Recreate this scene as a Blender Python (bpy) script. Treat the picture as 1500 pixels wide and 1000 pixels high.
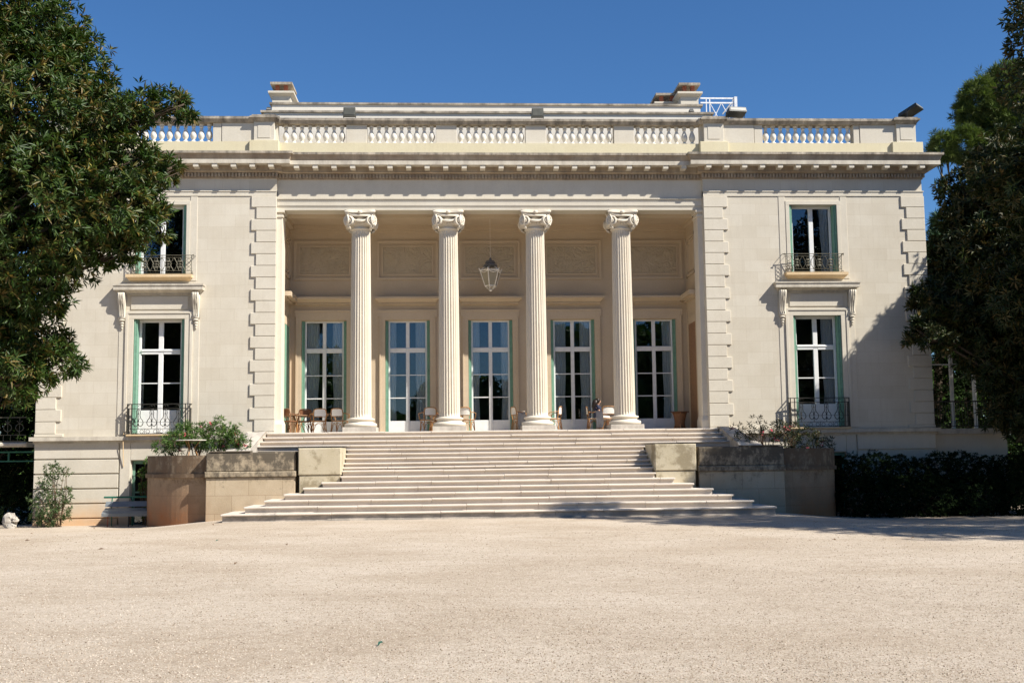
import bpy, math, random
import numpy as np
from mathutils import Vector, Matrix
rad = math.radians
S = bpy.context.scene
C = S.collection
for o in list(bpy.data.objects): bpy.data.objects.remove(o)

# ------------------------------------------------------------------ camera
CAM = Vector((-1.651, -44.0, -1.015)); PITCH, YAW, ROLL, FPX = rad(5.795), rad(3.089), rad(-0.686), 1667.0
cp, sp, cy, sy = math.cos(PITCH), math.sin(PITCH), math.cos(YAW), math.sin(YAW)
Fv = Vector((sy*cp, cy*cp, sp)); R0 = Vector((cy, -sy, 0)); U0 = R0.cross(Fv)
Rv = R0*math.cos(ROLL) + U0*math.sin(ROLL); Uv = U0*math.cos(ROLL) - R0*math.sin(ROLL)
cam = bpy.data.cameras.new('camera'); co = bpy.data.objects.new('camera', cam); C.objects.link(co)
m = Matrix.Identity(4)
for i, v in enumerate((Rv, Uv, -Fv)):
    for j in range(3): m[j][i] = v[j]
m.translation = CAM
co.matrix_world = m
cam.sensor_width = 36; cam.lens = FPX*36/1500; cam.clip_end = 2000; cam.clip_start = .1
S.camera = co
def at(px, py, Y):                       # photo pixel (1500 wide) -> point at depth Y
    d = Fv*FPX + Rv*(px-750) + Uv*(500-py)
    return CAM + d*((Y-CAM.y)/d.y)

# ------------------------------------------------------------------ light
SUN = Vector((1.6, -1.0, 1.82)).normalized()
elev = math.asin(SUN.z); azim = math.atan2(SUN.x, SUN.y)
w = bpy.data.worlds.new('World'); S.world = w; w.use_nodes = True
nt = w.node_tree; bg = nt.nodes['Background']
sky = nt.nodes.new('ShaderNodeTexSky'); sky.sky_type = 'NISHITA'; sky.sun_disc = False
sky.sun_elevation = elev; sky.sun_rotation = azim; sky.altitude = 0; sky.air_density = 1.0; sky.dust_density = 0.0; sky.ozone_density = 10.0
hs = nt.nodes.new('ShaderNodeHueSaturation'); hs.inputs['Saturation'].default_value = 1.07
nt.links.new(sky.outputs[0], hs.inputs['Color']); nt.links.new(hs.outputs[0], bg.inputs[0]); bg.inputs[1].default_value = 0.070
sl = bpy.data.lights.new('sun', 'SUN'); sl.energy = 5.0; sl.angle = rad(.55); sl.color = (1, .945, .86)
so = bpy.data.objects.new('sun', sl); C.objects.link(so)
so.rotation_euler = SUN.to_track_quat('Z', 'Y').to_euler()
S.view_settings.view_transform = 'Standard'; S.view_settings.look = 'None'; S.view_settings.gamma = 1
S.view_settings.exposure = 0.76

# ------------------------------------------------------------------ materials
def nmat(name, base=(.5, .5, .5), rough=.8, spec=.3, metal=0):
    M = bpy.data.materials.new(name); M.use_nodes = True
    b = M.node_tree.nodes['Principled BSDF']
    b.inputs['Base Color'].default_value = (*base, 1); b.inputs['Roughness'].default_value = rough
    b.inputs['Specular IOR Level'].default_value = spec; b.inputs['Metallic'].default_value = metal
    return M, M.node_tree, b
def noise(t, scale, detail=4, rough=.6, vec=None, sc=None):
    n = t.nodes.new('ShaderNodeTexNoise'); n.inputs['Scale'].default_value = scale
    n.inputs['Detail'].default_value = detail; n.inputs['Roughness'].default_value = rough
    g = t.nodes.new('ShaderNodeNewGeometry') if vec is None else None
    src = g.outputs['Position'] if g else vec
    if sc:
        mp = t.nodes.new('ShaderNodeMapping'); mp.inputs['Scale'].default_value = sc
        t.links.new(src, mp.inputs[0]); src = mp.outputs[0]
    t.links.new(src, n.inputs['Vector']); return n
def ramp(t, src, stops):
    r = t.nodes.new('ShaderNodeValToRGB'); e = r.color_ramp.elements
    while len(e) < len(stops): e.new(.5)
    for i, (p, c) in enumerate(stops):
        e[i].position = p; e[i].color = (*c, 1) if len(c) == 3 else c
    t.links.new(src, r.inputs[0]); return r
def mix(t, a, b, fac, mode='MIX'):
    x = t.nodes.new('ShaderNodeMix'); x.data_type = 'RGBA'; x.blend_type = mode
    for s, v in ((x.inputs[0], fac), (x.inputs[6], a), (x.inputs[7], b)):
        if isinstance(v, (int, float)): s.default_value = v
        elif isinstance(v, tuple): s.default_value = (*v, 1)
        else: t.links.new(v, s)
    return x.outputs[2]
def bump(t, b, h, strength=.3, dist=.02):
    n = t.nodes.new('ShaderNodeBump'); n.inputs['Strength'].default_value = strength; n.inputs['Distance'].default_value = dist
    t.links.new(h, n.inputs['Height']); t.links.new(n.outputs[0], b.inputs['Normal']); return n
def sepz(t):
    g = t.nodes.new('ShaderNodeNewGeometry'); s = t.nodes.new('ShaderNodeSeparateXYZ'); t.links.new(g.outputs['Position'], s.inputs[0]); return s
def mapr(t, v, a, b, c=0., d=1.):
    n = t.nodes.new('ShaderNodeMapRange'); n.clamp = True
    for i, q in enumerate((a, b, c, d)): n.inputs[i+1].default_value = q
    t.links.new(v, n.inputs[0]); return n.outputs[0]
def math2(t, op, a, b):
    n = t.nodes.new('ShaderNodeMath'); n.operation = op
    for i, v in enumerate((a, b)):
        if isinstance(v, (int, float)): n.inputs[i].default_value = v
        else: t.links.new(v, n.inputs[i])
    return n.outputs[0]

def stone(name, c1, c2, joints=None, mortar=(.84, .8, .74), grime=None, stain=.0, bumpy=.25, streak=0.):
    M, t, b = nmat(name, c1, .85, .2)
    n = noise(t, 1.1, 6, .65); col = ramp(t, n.outputs[0], [(.3, c1), (.7, c2)]).outputs[0]
    f = noise(t, 26, 4, .7); col = mix(t, col, ramp(t, f.outputs[0], [(.35, (.86, .85, .83)), (.65, (1, 1, 1))]).outputs[0], .6, 'MULTIPLY')
    if joints:
        s = sepz(t); cx = t.nodes.new('ShaderNodeCombineXYZ')
        t.links.new(math2(t, 'ADD', s.outputs[0], s.outputs[1]), cx.inputs[0]); t.links.new(math2(t, 'ADD', s.outputs[2], joints[2]), cx.inputs[1])
        br = t.nodes.new('ShaderNodeTexBrick'); t.links.new(cx.outputs[0], br.inputs['Vector'])
        br.inputs['Scale'].default_value = 1; br.inputs['Brick Width'].default_value = joints[0]; br.inputs['Row Height'].default_value = joints[1]
        br.inputs['Mortar Size'].default_value = .006; br.inputs['Mortar Smooth'].default_value = .3; br.offset = .5
        br.inputs['Color1'].default_value = (1, 1, 1, 1); br.inputs['Color2'].default_value = (.92, .905, .88, 1); br.inputs['Mortar'].default_value = (*mortar, 1)
        col = mix(t, col, br.outputs['Color'], .85, 'MULTIPLY')
    if grime:        # weathering: dark crusts and run-off streaks
        g = noise(t, 2.2, 7, .7, sc=(1.3, 1, .55)); k = ramp(t, g.outputs[0], [(.42-stain*.1, (0, 0, 0)), (.72-stain*.1, (1, 1, 1))]).outputs[0]
        col = mix(t, col, grime, math2(t, 'MULTIPLY', k, stain))
    if streak:
        g = noise(t, 3.0, 5, .7, sc=(2.2, 2.2, .16)); k = ramp(t, g.outputs[0], [(.52, (0, 0, 0)), (.75, (1, 1, 1))]).outputs[0]
        col = mix(t, col, (.30, .24, .18), math2(t, 'MULTIPLY', k, streak))
    t.links.new(col, b.inputs['Base Color']); bump(t, b, f.outputs[0], bumpy, .012)
    return M, t, b, col
CREAM, CREAM2 = (.575, .525, .43), (.635, .59, .495)
M = {}
M['ashlar'] = stone('ashlar_limestone', CREAM, CREAM2, joints=(1.05, .4575, .24), mortar=(.82, .78, .72), streak=.16)[0]
M['stone'] = stone('cut_limestone', CREAM, CREAM2, streak=.10)[0]
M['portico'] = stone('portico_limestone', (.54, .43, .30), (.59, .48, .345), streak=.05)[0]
M['column'] = stone('column_limestone', (.66, .595, .485), (.71, .65, .545), streak=.06)[0]
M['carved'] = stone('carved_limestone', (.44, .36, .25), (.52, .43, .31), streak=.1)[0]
def carve(Mx):
    t = Mx.node_tree; b = t.nodes['Principled BSDF']
    n = noise(t, 3.2, 6, .62); n.inputs['Distortion'].default_value = 1.6; bump(t, b, n.outputs[0], .9, .12)
carve(M['carved'])
M['cornice'] = stone('weathered_cornice_stone', CREAM, CREAM2, grime=(.16, .125, .10), stain=.45, streak=.25)[0]
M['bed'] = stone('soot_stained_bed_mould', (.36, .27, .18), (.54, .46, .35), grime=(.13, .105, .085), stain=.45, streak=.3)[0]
M['crust'] = stone('lichened_coping_stone', (.42, .36, .28), (.60, .53, .42), grime=(.09, .08, .07), stain=.85, bumpy=.6)[0]
M['yellow'] = stone('pale_yellow_render', (.62, .55, .37), (.66, .60, .42), streak=.12)[0]
M['white'] = stone('white_baluster_paint', (.66, .62, .54), (.72, .68, .60))[0]
M['sill'] = stone('ochre_sill_stone', (.62, .44, .24), (.70, .55, .35), streak=.25)[0]
M['scroll'] = stone('grey_worn_limestone', (.48, .44, .38), (.62, .57, .5), grime=(.18, .16, .14), stain=.5, bumpy=.8)[0]
# basement: earth splash near the ground
Mx, t, b, col = stone('basement_limestone', CREAM, CREAM2, streak=.10)
z = sepz(t).outputs[2]; n = noise(t, 1.5, 5, .6)
k = mapr(t, math2(t, 'ADD', z, math2(t, 'MULTIPLY', n.outputs[0], .9)), -2.9, -1.9, 1, 0)
t.links.new(mix(t, col, (.62, .36, .17), math2(t, 'MULTIPLY', k, .75)), b.inputs['Base Color']); M['basement'] = Mx
# steps
Mx, t, b, col = stone('worn_step_stone', (.60, .53, .45), (.68, .61, .53), bumpy=.5)
z = sepz(t).outputs[2]; n = noise(t, 1.4, 7, .75, sc=(1, 1, 2.2))
k = ramp(t, n.outputs[0], [(.50, (0, 0, 0)), (.62, (1, 1, 1))]).outputs[0]
low = mapr(t, z, -2.3, -3.0, .12, 1.)
s2 = sepz(t); ax = math2(t, 'ABSOLUTE', s2.outputs[0], 0.); edge = mapr(t, ax, 4.0, 8.0, .25, 1.)
kf = math2(t, 'MULTIPLY', math2(t, 'MULTIPLY', k, low), math2(t, 'MULTIPLY', edge, .9)); kf = math2(t, 'MAXIMUM', kf, math2(t, 'MULTIPLY', mapr(t, z, -2.80, -2.83, 0, 1), mapr(t, n.outputs[0], .40, .52, .35, .9)))
t.links.new(mix(t, col, (.27, .255, .23), kf), b.inputs['Base Color']); M['step'] = Mx
# old retaining walls: black weather crust on top, orange earth at foot, shade mixed into the curved ends
Mx, t, b, col = stone('old_terrace_stone', (.45, .365, .25), (.54, .455, .33), joints=(1.15, .62, .36), mortar=(.45, .38, .32), bumpy=.7)
z = sepz(t).outputs[2]; n = noise(t, 1.6, 8, .75); n2 = noise(t, 5, 6, .7, sc=(1, 1, .5))
kk = math2(t, 'ADD', math2(t, 'MULTIPLY', n.outputs[0], 1.1), math2(t, 'MULTIPLY', n2.outputs[0], .6))
k = mapr(t, math2(t, 'ADD', z, math2(t, 'MULTIPLY', math2(t, 'SUBTRACT', kk, .85), 3.2)), -1.65, -.95, 0, 1)
sx = sepz(t); far = mapr(t, math2(t, 'ABSOLUTE', sx.outputs[0], 0.), 10.13, 10.2, 0, 1.)
k = math2(t, 'MAXIMUM', k, math2(t, 'MULTIPLY', mapr(t, z, -1.62, -1.58, 0, 1), mapr(t, math2(t, 'ADD', math2(t, 'ADD', math2(t, 'MULTIPLY', n2.outputs[0], .6), math2(t, 'MULTIPLY', n.outputs[0], .4)), math2(t, 'MULTIPLY', far, .05)), .42, .56, .2, .97)))
c = mix(t, col, (.085, .072, .055), math2(t, 'MULTIPLY', k, .92))
sx = sepz(t); far = mapr(t, math2(t, 'ABSOLUTE', sx.outputs[0], 0.), 9.9, 10.9, .12, 1.)
k = mapr(t, math2(t, 'ADD', z, math2(t, 'MULTIPLY', n.outputs[0], 1.2)), -2.5, -.9, 1, 0)
c = mix(t, c, (.36, .12, .035), math2(t, 'MULTIPLY', math2(t, 'MULTIPLY', k, far), .9))
c = mix(t, c, (.21, .13, .075), math2(t, 'MULTIPLY', math2(t, 'MULTIPLY', mapr(t, math2(t, 'ABSOLUTE', sx.outputs[0], 0.), 10.13, 10.2), mapr(t, n.outputs[0], .38, .58, .3, .75)), .8))  # curved ends browned and darkened, deepening the block's cast shadow in the colour
t.links.new(c, b.inputs['Base Color']); M['old'] = Mx
Mx, t, b, col = stone('old_pedestal_stone', (.45, .39, .27), (.54, .48, .36), bumpy=.8)
n = noise(t, 2.1, 8, .75); n2 = noise(t, .9, 4, .6); k = mapr(t, math2(t, 'ADD', n.outputs[0], n2.outputs[0]), 1.0, 1.14)
t.links.new(mix(t, col, (.20, .16, .095), math2(t, 'MULTIPLY', k, .7)), b.inputs['Base Color']); M['oldped'] = Mx
# gravel
Mx, t, b = nmat('gravel', (.5, .42, .33), .95, .1)
v = t.nodes.new('ShaderNodeTexVoronoi'); v.inputs['Scale'].default_value = 85
g = t.nodes.new('ShaderNodeNewGeometry'); t.links.new(g.outputs['Position'], v.inputs['Vector'])
c = ramp(t, v.outputs['Color'], [(.0, (.30, .245, .18)), (.35, (.545, .465, .37)), (.75, (.635, .555, .455)), (1, (.73, .66, .565))]).outputs[0]
n = noise(t, .35, 6, .6); c = mix(t, c, ramp(t, n.outputs[0], [(.35, (.80, .76, .71)), (.62, (1, 1, 1))]).outputs[0], .8, 'MULTIPLY')
n = noise(t, 9, 5, .75); c = mix(t, c, ramp(t, n.outputs[0], [(.32, (.72, .69, .66)), (.58, (1, 1, 1))]).outputs[0], .7, 'MULTIPLY')
n = noise(t, 2.2, 5, .7, sc=(.5, 1.6, 1)); c = mix(t, c, ramp(t, n.outputs[0], [(.3, (.88, .86, .83)), (.6, (1, 1, 1))]).outputs[0], .8, 'MULTIPLY')
t.links.new(c, b.inputs['Base Color'])
tr_ = noise(t, .9, 3, .5, sc=(1, .28, 1)); wv = t.nodes.new('ShaderNodeTexWave'); wv.wave_type = 'RINGS'; wv.rings_direction = 'Z'; wv.inputs['Scale'].default_value = 1.6; wv.inputs['Distortion'].default_value = 1.2; wv.inputs['Detail'].default_value = 2
mp = t.nodes.new('ShaderNodeMapping'); mp.inputs['Location'].default_value = (-4.2, 19.5, 0); t.links.new(g.outputs['Position'], mp.inputs[0]); t.links.new(mp.outputs[0], wv.inputs[0])
ln = t.nodes.new('ShaderNodeVectorMath'); ln.operation = 'LENGTH'; t.links.new(mp.outputs[0], ln.inputs[0]); mk = mapr(t, ln.outputs['Value'], 1.2, 3.6, .5, 0)
c = mix(t, c, (.40, .33, .26), math2(t, 'MULTIPLY', math2(t, 'MULTIPLY', wv.outputs['Fac'], mk), .8)); t.links.new(c, b.inputs['Base Color'])
n = noise(t, 55, 4, .85); n3 = noise(t, 5, 4, .7); bump(t, b, math2(t, 'ADD', math2(t, 'ADD', n.outputs[0], 0.), math2(t, 'MULTIPLY', n3.outputs[0], .9)), .75, .022)
sp_ = noise(t, 38, 2, .9); c2 = mix(t, c, ramp(t, sp_.outputs[0], [(.30, (.62, .58, .54)), (.46, (1, 1, 1)), (.75, (1.1, 1.1, 1.1))]).outputs[0], .8, 'MULTIPLY'); t.links.new(c2, b.inputs['Base Color']); M['gravel'] = Mx
M['soil'] = nmat('planter_soil', (.10, .07, .045), .95)[0]
def simple(key, name, base, rough=.6, spec=.3, metal=0, var=.25, sc=6):
    Mx, t, b = nmat(name, base, rough, spec, metal)
    n = noise(t, sc, 5, .65); lo = tuple(x*(1-var) for x in base); hi = tuple(min(1, x*(1+var*.5)) for x in base)
    t.links.new(ramp(t, n.outputs[0], [(.3, lo), (.7, hi)]).outputs[0], b.inputs['Base Color']); M[key] = Mx
simple('wp', 'white_window_paint', (.74, .74, .72), .45, .4, var=.08)
simple('green', 'green_shutter_paint', (.175, .33, .24), .6, .3, var=.18)
simple('greend', 'dark_green_paint', (.02, .13, .085), .4, .4)
simple('iron', 'wrought_iron', (.045, .042, .035), .5, .5, .3)
simple('ironold', 'aged_bronze_iron', (.13, .12, .085), .55, .4, .3)
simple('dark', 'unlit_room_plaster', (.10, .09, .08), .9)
simple('rattan', 'rattan_cane', (.46, .23, .085), .5, .4, var=.4, sc=30)
simple('rattand', 'brown_cane', (.20, .09, .04), .55, .3, var=.4, sc=30)
simple('weave', 'cream_woven_seat', (.86, .83, .76), .7, var=.12, sc=60)
simple('wood', 'table_wood', (.30, .17, .09), .55, var=.3, sc=12)
simple('bench', 'grey_bench_metal', (.20, .22, .23), .45, .5, .2, var=.15)
simple('fixture', 'black_floodlight_housing', (.045, .05, .05), .45, .5, .2)
simple('fixturegrey', 'grey_floodlight_housing', (.12, .12, .10), .5, .4, .2)
simple('lens', 'floodlight_lens', (.30, .29, .25), .25, .6)
simple('bark', 'bark', (.09, .07, .05), .9, .1, var=.4, sc=14)
simple('twig', 'twig', (.16, .11, .07), .8, .1, var=.3, sc=20)
simple('brick', 'terracotta_flue', (.40, .13, .07), .8, var=.3)
simple('lantern', 'lantern_ivory_paint', (.88, .82, .70), .5, .4)
simple('lanternd', 'lantern_grey_cap', (.15, .15, .15), .4, .5)
simple('skin', 'skin', (.55, .33, .23), .5); simple('hair', 'dark_hair', (.02, .013, .01), .45)
simple('navy', 'navy_cloth', (.03, .035, .07), .8); simple('clothw', 'cream_cloth', (.62, .56, .48), .8)
simple('railw', 'white_rail_paint', (.82, .83, .84), .4)
simple('deadleaf', 'dry_leaf', (.16, .085, .035), .8, var=.4, sc=40)
simple('soffit', 'room_floor', (.16, .12, .09), .6)
Mx, t, b = nmat('curtain', (.86, .86, .84), .9, .1)
sx = sepz(t); wv = t.nodes.new('ShaderNodeTexWave'); wv.inputs['Scale'].default_value = 1.4; wv.inputs['Distortion'].default_value = .6
g = t.nodes.new('ShaderNodeNewGeometry'); t.links.new(g.outputs['Position'], wv.inputs[0])
b.inputs['Transmission Weight'].default_value = 0; M['curtain'] = Mx
Mx = bpy.data.materials.new('window_glass'); Mx.use_nodes = True; t = Mx.node_tree; t.nodes.clear()
o_ = t.nodes.new('ShaderNodeOutputMaterial'); gl = t.nodes.new('ShaderNodeBsdfGlossy'); gl.inputs['Roughness'].default_value = .01
tr = t.nodes.new('ShaderNodeBsdfTransparent'); tr.inputs[0].default_value = (.80, .83, .84, 1)
gl.inputs[0].default_value = (.8, .85, .9, 1)
fr = t.nodes.new('ShaderNodeFresnel'); fr.inputs[0].default_value = 1.55
f2 = math2(t, 'ADD', math2(t, 'MULTIPLY', fr.outputs[0], 1.3), .02)
ms = t.nodes.new('ShaderNodeMixShader'); t.links.new(f2, ms.inputs[0]); t.links.new(tr.outputs[0], ms.inputs[1]); t.links.new(gl.outputs[0], ms.inputs[2])
nn = noise(t, 1.2, 2, .5); bb = t.nodes.new('ShaderNodeBump'); bb.inputs['Strength'].default_value = .06; bb.inputs['Distance'].default_value = .05
t.links.new(nn.outputs[0], bb.inputs['Height']); t.links.new(bb.outputs[0], gl.inputs['Normal'])
t.links.new(ms.outputs[0], o_.inputs[0]); M['glass'] = Mx
Mx, t, b = nmat('lantern_glass', (.30, .26, .18), .35, .4); M['lglass'] = Mx
def leafmat(key, name, stops, rough=.35, spec=.5, trans=.12):
    Mx, t, b = nmat(name, (.05, .08, .03), rough, spec)
    a = t.nodes.new('ShaderNodeAttribute'); a.attribute_name = 'rnd'
    c = ramp(t, a.outputs['Fac'], stops).outputs[0]; t.links.new(c, b.inputs['Base Color'])
    tl = t.nodes.new('ShaderNodeBsdfTranslucent'); t.links.new(mix(t, c, (1., 1.2, .4), .8, 'MULTIPLY'), tl.inputs[0])
    ms = t.nodes.new('ShaderNodeMixShader'); ms.inputs[0].default_value = trans
    out = t.nodes['Material Output']; t.links.new(b.outputs[0], ms.inputs[1]); t.links.new(tl.outputs[0], ms.inputs[2]); t.links.new(ms.outputs[0], out.inputs[0])
    M[key] = Mx
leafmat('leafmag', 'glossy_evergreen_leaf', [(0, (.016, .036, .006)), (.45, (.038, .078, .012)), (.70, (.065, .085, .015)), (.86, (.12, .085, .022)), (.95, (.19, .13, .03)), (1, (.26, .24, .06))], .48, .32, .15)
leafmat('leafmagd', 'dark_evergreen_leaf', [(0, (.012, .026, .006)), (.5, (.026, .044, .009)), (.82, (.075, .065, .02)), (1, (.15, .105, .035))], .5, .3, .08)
leafmat('needle', 'pine_needle', [(0, (.07, .11, .03)), (.5, (.12, .165, .045)), (1, (.21, .24, .09))], .6, .2, .25)
leafmat('needled', 'dark_conifer_needle', [(0, (.03, .07, .04)), (1, (.08, .14, .07))], .6, .2, .1)
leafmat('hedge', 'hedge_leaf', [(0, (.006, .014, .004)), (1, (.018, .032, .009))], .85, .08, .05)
leafmat('wood', 'woodland_leaf', [(0, (.03, .05, .015)), (1, (.09, .12, .04))], .5, .3, .1) if False else None
leafmat('oleander', 'oleander_leaf', [(0, (.045, .10, .02)), (.6, (.09, .17, .035)), (1, (.17, .25, .06))], .5, .3, .2)
leafmat('shrub', 'shrub_leaf', [(0, (.03, .06, .018)), (.6, (.06, .10, .03)), (1, (.14, .17, .07))], .5, .3, .2)
leafmat('petal', 'pink_petal', [(0, (.60, .05, .12)), (1, (.75, .22, .22))], .7, .2, .3)

# ------------------------------------------------------------------ mesh helpers
class MB:
    def __init__(s): s.v = []; s.f = []
    def add(s, vs, fs):
        n = len(s.v); s.v += [tuple(v) for v in vs]; s.f += [tuple(i+n for i in f) for f in fs]; return s
    def box(s, x0, x1, y0, y1, z0, z1):
        if x0 > x1: x0, x1 = x1, x0
        return s.frus(x0, x1, y0, y1, z0, x0, x1, y0, y1, z1)
    def frus(s, x0, x1, y0, y1, z0, X0, X1, Y0, Y1, z1):
        v = [(x0,y0,z0),(x1,y0,z0),(x1,y1,z0),(x0,y1,z0),(X0,Y0,z1),(X1,Y0,z1),(X1,Y1,z1),(X0,Y1,z1)]
        return s.add(v, [(0,3,2,1),(4,5,6,7),(0,1,5,4),(1,2,6,5),(2,3,7,6),(3,0,4,7)])
    def bbox(s, x0, x1, y0, y1, z0, z1, b=.01):      # box with chamfered vertical/horizontal front edges
        if x0 > x1: x0, x1 = x1, x0
        v = [(x0+b,y0,z0+b),(x1-b,y0,z0+b),(x1-b,y0,z1-b),(x0+b,y0,z1-b),(x0,y0+b,z0),(x1,y0+b,z0),(x1,y0+b,z1),(x0,y0+b,z1),(x0,y1,z0),(x1,y1,z0),(x1,y1,z1),(x0,y1,z1)]
        return s.add(v, [(0,1,2,3),(0,4,5,1),(1,5,6,2),(2,6,7,3),(3,7,4,0),(4,8,9,5),(5,9,10,6),(6,10,11,7),(7,11,8,4),(8,11,10,9)])
    def tube(s, pts, r, n=5, closed=False):
        pts = [Vector(p) for p in pts]; N = len(pts); rings = []
        rr = r if isinstance(r, (list, tuple)) else [r]*N
        up = None
        for i, p in enumerate(pts):
            if closed: d = pts[(i+1) % N] - pts[i-1]
            else: d = pts[min(i+1, N-1)] - pts[max(i-1, 0)]
            d = d.normalized() if d.length > 1e-9 else Vector((0, 0, 1))
            if up is None: up = Vector((0, 0, 1)) if abs(d.z) < .9 else Vector((0, 1, 0))
            a = d.cross(up)
            if a.length < 1e-3: a = d.cross(Vector((1, 0, 0)) if abs(d.x) < .9 else Vector((0, 1, 0)))
            a.normalize(); b = a.cross(d).normalized(); up = b
            rings.append([p + (a*math.cos(2*math.pi*k/n) + b*math.sin(2*math.pi*k/n))*rr[i] for k in range(n)])
        v = [q for r_ in rings for q in r_]; f = []
        for i in range(N if closed else N-1):
            j = (i+1) % N
            for k in range(n): f.append((i*n+k, j*n+k, j*n+(k+1) % n, i*n+(k+1) % n))
        if not closed: f += [tuple(range(n)), tuple(range((N-1)*n, N*n))[::-1]]
        return s.add(v, f)
    def lathe(s, prof, c=(0, 0, 0), n=14):
        v = []; f = []
        for r, z in prof:
            for k in range(n): a = 2*math.pi*k/n; v.append((c[0]+r*math.cos(a), c[1]+r*math.sin(a), c[2]+z))
        for i in range(len(prof)-1):
            for k in range(n): f.append((i*n+k, i*n+(k+1) % n, (i+1)*n+(k+1) % n, (i+1)*n+k))
        f += [tuple(range(n))[::-1], tuple(range((len(prof)-1)*n, len(prof)*n))]
        return s.add(v, f)
    def prism(s, poly, a, b, axis='x'):   # poly in the other two coordinates
        n = len(poly)
        def P(u, v, t): return {'x': (t, u, v), 'y': (u, t, v), 'z': (u, v, t)}[axis]
        v = [P(u, w_, a) for u, w_ in poly] + [P(u, w_, b) for u, w_ in poly]
        return s.add(v, [tuple(range(n)), tuple(range(n, 2*n))[::-1]] + [(i, i+n, (i+1) % n+n, (i+1) % n) for i in range(n)])
    def ball(s, c, r, n=8, k=6):
        rx, ry, rz = r if isinstance(r, tuple) else (r, r, r); v = []; f = []
        for i in range(1, k):
            th = math.pi*i/k
            for j in range(n): a = 2*math.pi*j/n; v.append((c[0]+rx*math.sin(th)*math.cos(a), c[1]+ry*math.sin(th)*math.sin(a), c[2]+rz*math.cos(th)))
        v += [(c[0], c[1], c[2]+rz), (c[0], c[1], c[2]-rz)]; T = len(v)-2
        for i in range(k-2):
            for j in range(n): f.append((i*n+j, (i+1)*n+j, (i+1)*n+(j+1) % n, i*n+(j+1) % n))
        for j in range(n): f.append((T, j, (j+1) % n)); f.append((T+1, (k-2)*n+(j+1) % n, (k-2)*n+j))
        return s.add(v, f)
    def wall(s, x0, x1, z0, z1, y0, y1, holes):
        xs = sorted({x0, x1, *[h[0] for h in holes], *[h[1] for h in holes]}); zs = sorted({z0, z1, *[h[2] for h in holes], *[h[3] for h in holes]})
        for i in range(len(zs)-1):
            run = None
            for j in range(len(xs)-1):
                mx, mz = (xs[j]+xs[j+1])/2, (zs[i]+zs[i+1])/2
                solid = not any(h[0] < mx < h[1] and h[2] < mz < h[3] for h in holes)
                if solid and run is None: run = xs[j]
                if not solid and run is not None: s.box(run, xs[j], y0, y1, zs[i], zs[i+1]); run = None
            if run is not None: s.box(run, xs[-1], y0, y1, zs[i], zs[i+1])
        return s
    def build(s, name, mat, parent=None, smooth=False):
        off = Vector((0, 0, 0)); p = parent
        while p is not None: off += p.location; p = p.parent
        me = bpy.data.meshes.new(name)
        me.from_pydata([(v[0]-off.x, v[1]-off.y, v[2]-off.z) for v in s.v], [], s.f); me.update()
        me.materials.append(M[mat] if isinstance(mat, str) else mat)
        if smooth: me.polygons.foreach_set('use_smooth', [True]*len(me.polygons))
        o = bpy.data.objects.new(name, me); C.objects.link(o)
        if parent: o.parent = parent
        return o
def split(mb, key, name, mat, parent, smooth=False):
    gr = {}
    for f in mb.f:
        n = len(f); gr.setdefault(key(sum(mb.v[i][0] for i in f)/n, sum(mb.v[i][2] for i in f)/n), []).append(f)
    out = []
    for k in sorted(gr):
        idx = {}; m_ = MB()
        for f in gr[k]:
            for i in f:
                if i not in idx: idx[i] = len(m_.v); m_.v.append(mb.v[i])
            m_.f.append(tuple(idx[i] for i in f))
        out.append(m_.build(name, mat, parent, smooth))
    return out
side = lambda x, z: x > 0
def tag(o, label=None, cat=None, group=None, kind=None):
    if label: o['label'] = label
    if cat: o['category'] = cat
    if group: o['group'] = group
    if kind: o['kind'] = kind
    return o
def empty(name, loc=(0, 0, 0)):
    o = bpy.data.objects.new(name, None); C.objects.link(o); o.location = loc; return o
KIDS = {}
def copy_tree(o, parent=None, loc=None):
    c = o.copy(); C.objects.link(c)
    if parent: c.parent = parent
    if loc is not None: c.location = loc
    for ch in [x for x in bpy.data.objects if x.parent == o]: copy_tree(ch, c)
    return c
rnd = random.Random(7)
def arc(cx, cz, r, a0, a1, n, y, rz=None):
    rz = rz or r
    return [(cx+r*math.cos(rad(a0+(a1-a0)*i/n)), y, cz+rz*math.sin(rad(a0+(a1-a0)*i/n))) for i in range(n+1)]

# ------------------------------------------------------------------ ground
def sm(x, a, b):
    t_ = max(0., min(1., (x-a)/(b-a))); return t_*t_*(3-2*t_)
def gz(x, y):
    side = sm(abs(x), 8.5, 13.5)*.37*sm(y, -14, -3)
    return -3.005 - side + .36*sm(-y, 9, 42) + .012*math.sin(x*.9+y*.5)*sm(-y, 8, 12)
g = MB(); xs = sorted(set([-400, -200, -100, -60, -40] + [-30+i*.75 for i in range(81)] + [40, 60, 100, 200, 400])); ys = [-300, -150, -90, -60] + [-50+i*.75 for i in range(81)] + [14, 20, 30, 60, 150, 400]
nx = len(xs); g.add([(x, y, gz(x, y)) for y in ys for x in xs], [(j*nx+i, j*nx+i+1, (j+1)*nx+i+1, (j+1)*nx+i) for j in range(len(ys)-1) for i in range(nx-1)])
tag(g.build('gravel_ground', 'gravel', smooth=True), kind='structure')

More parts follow.
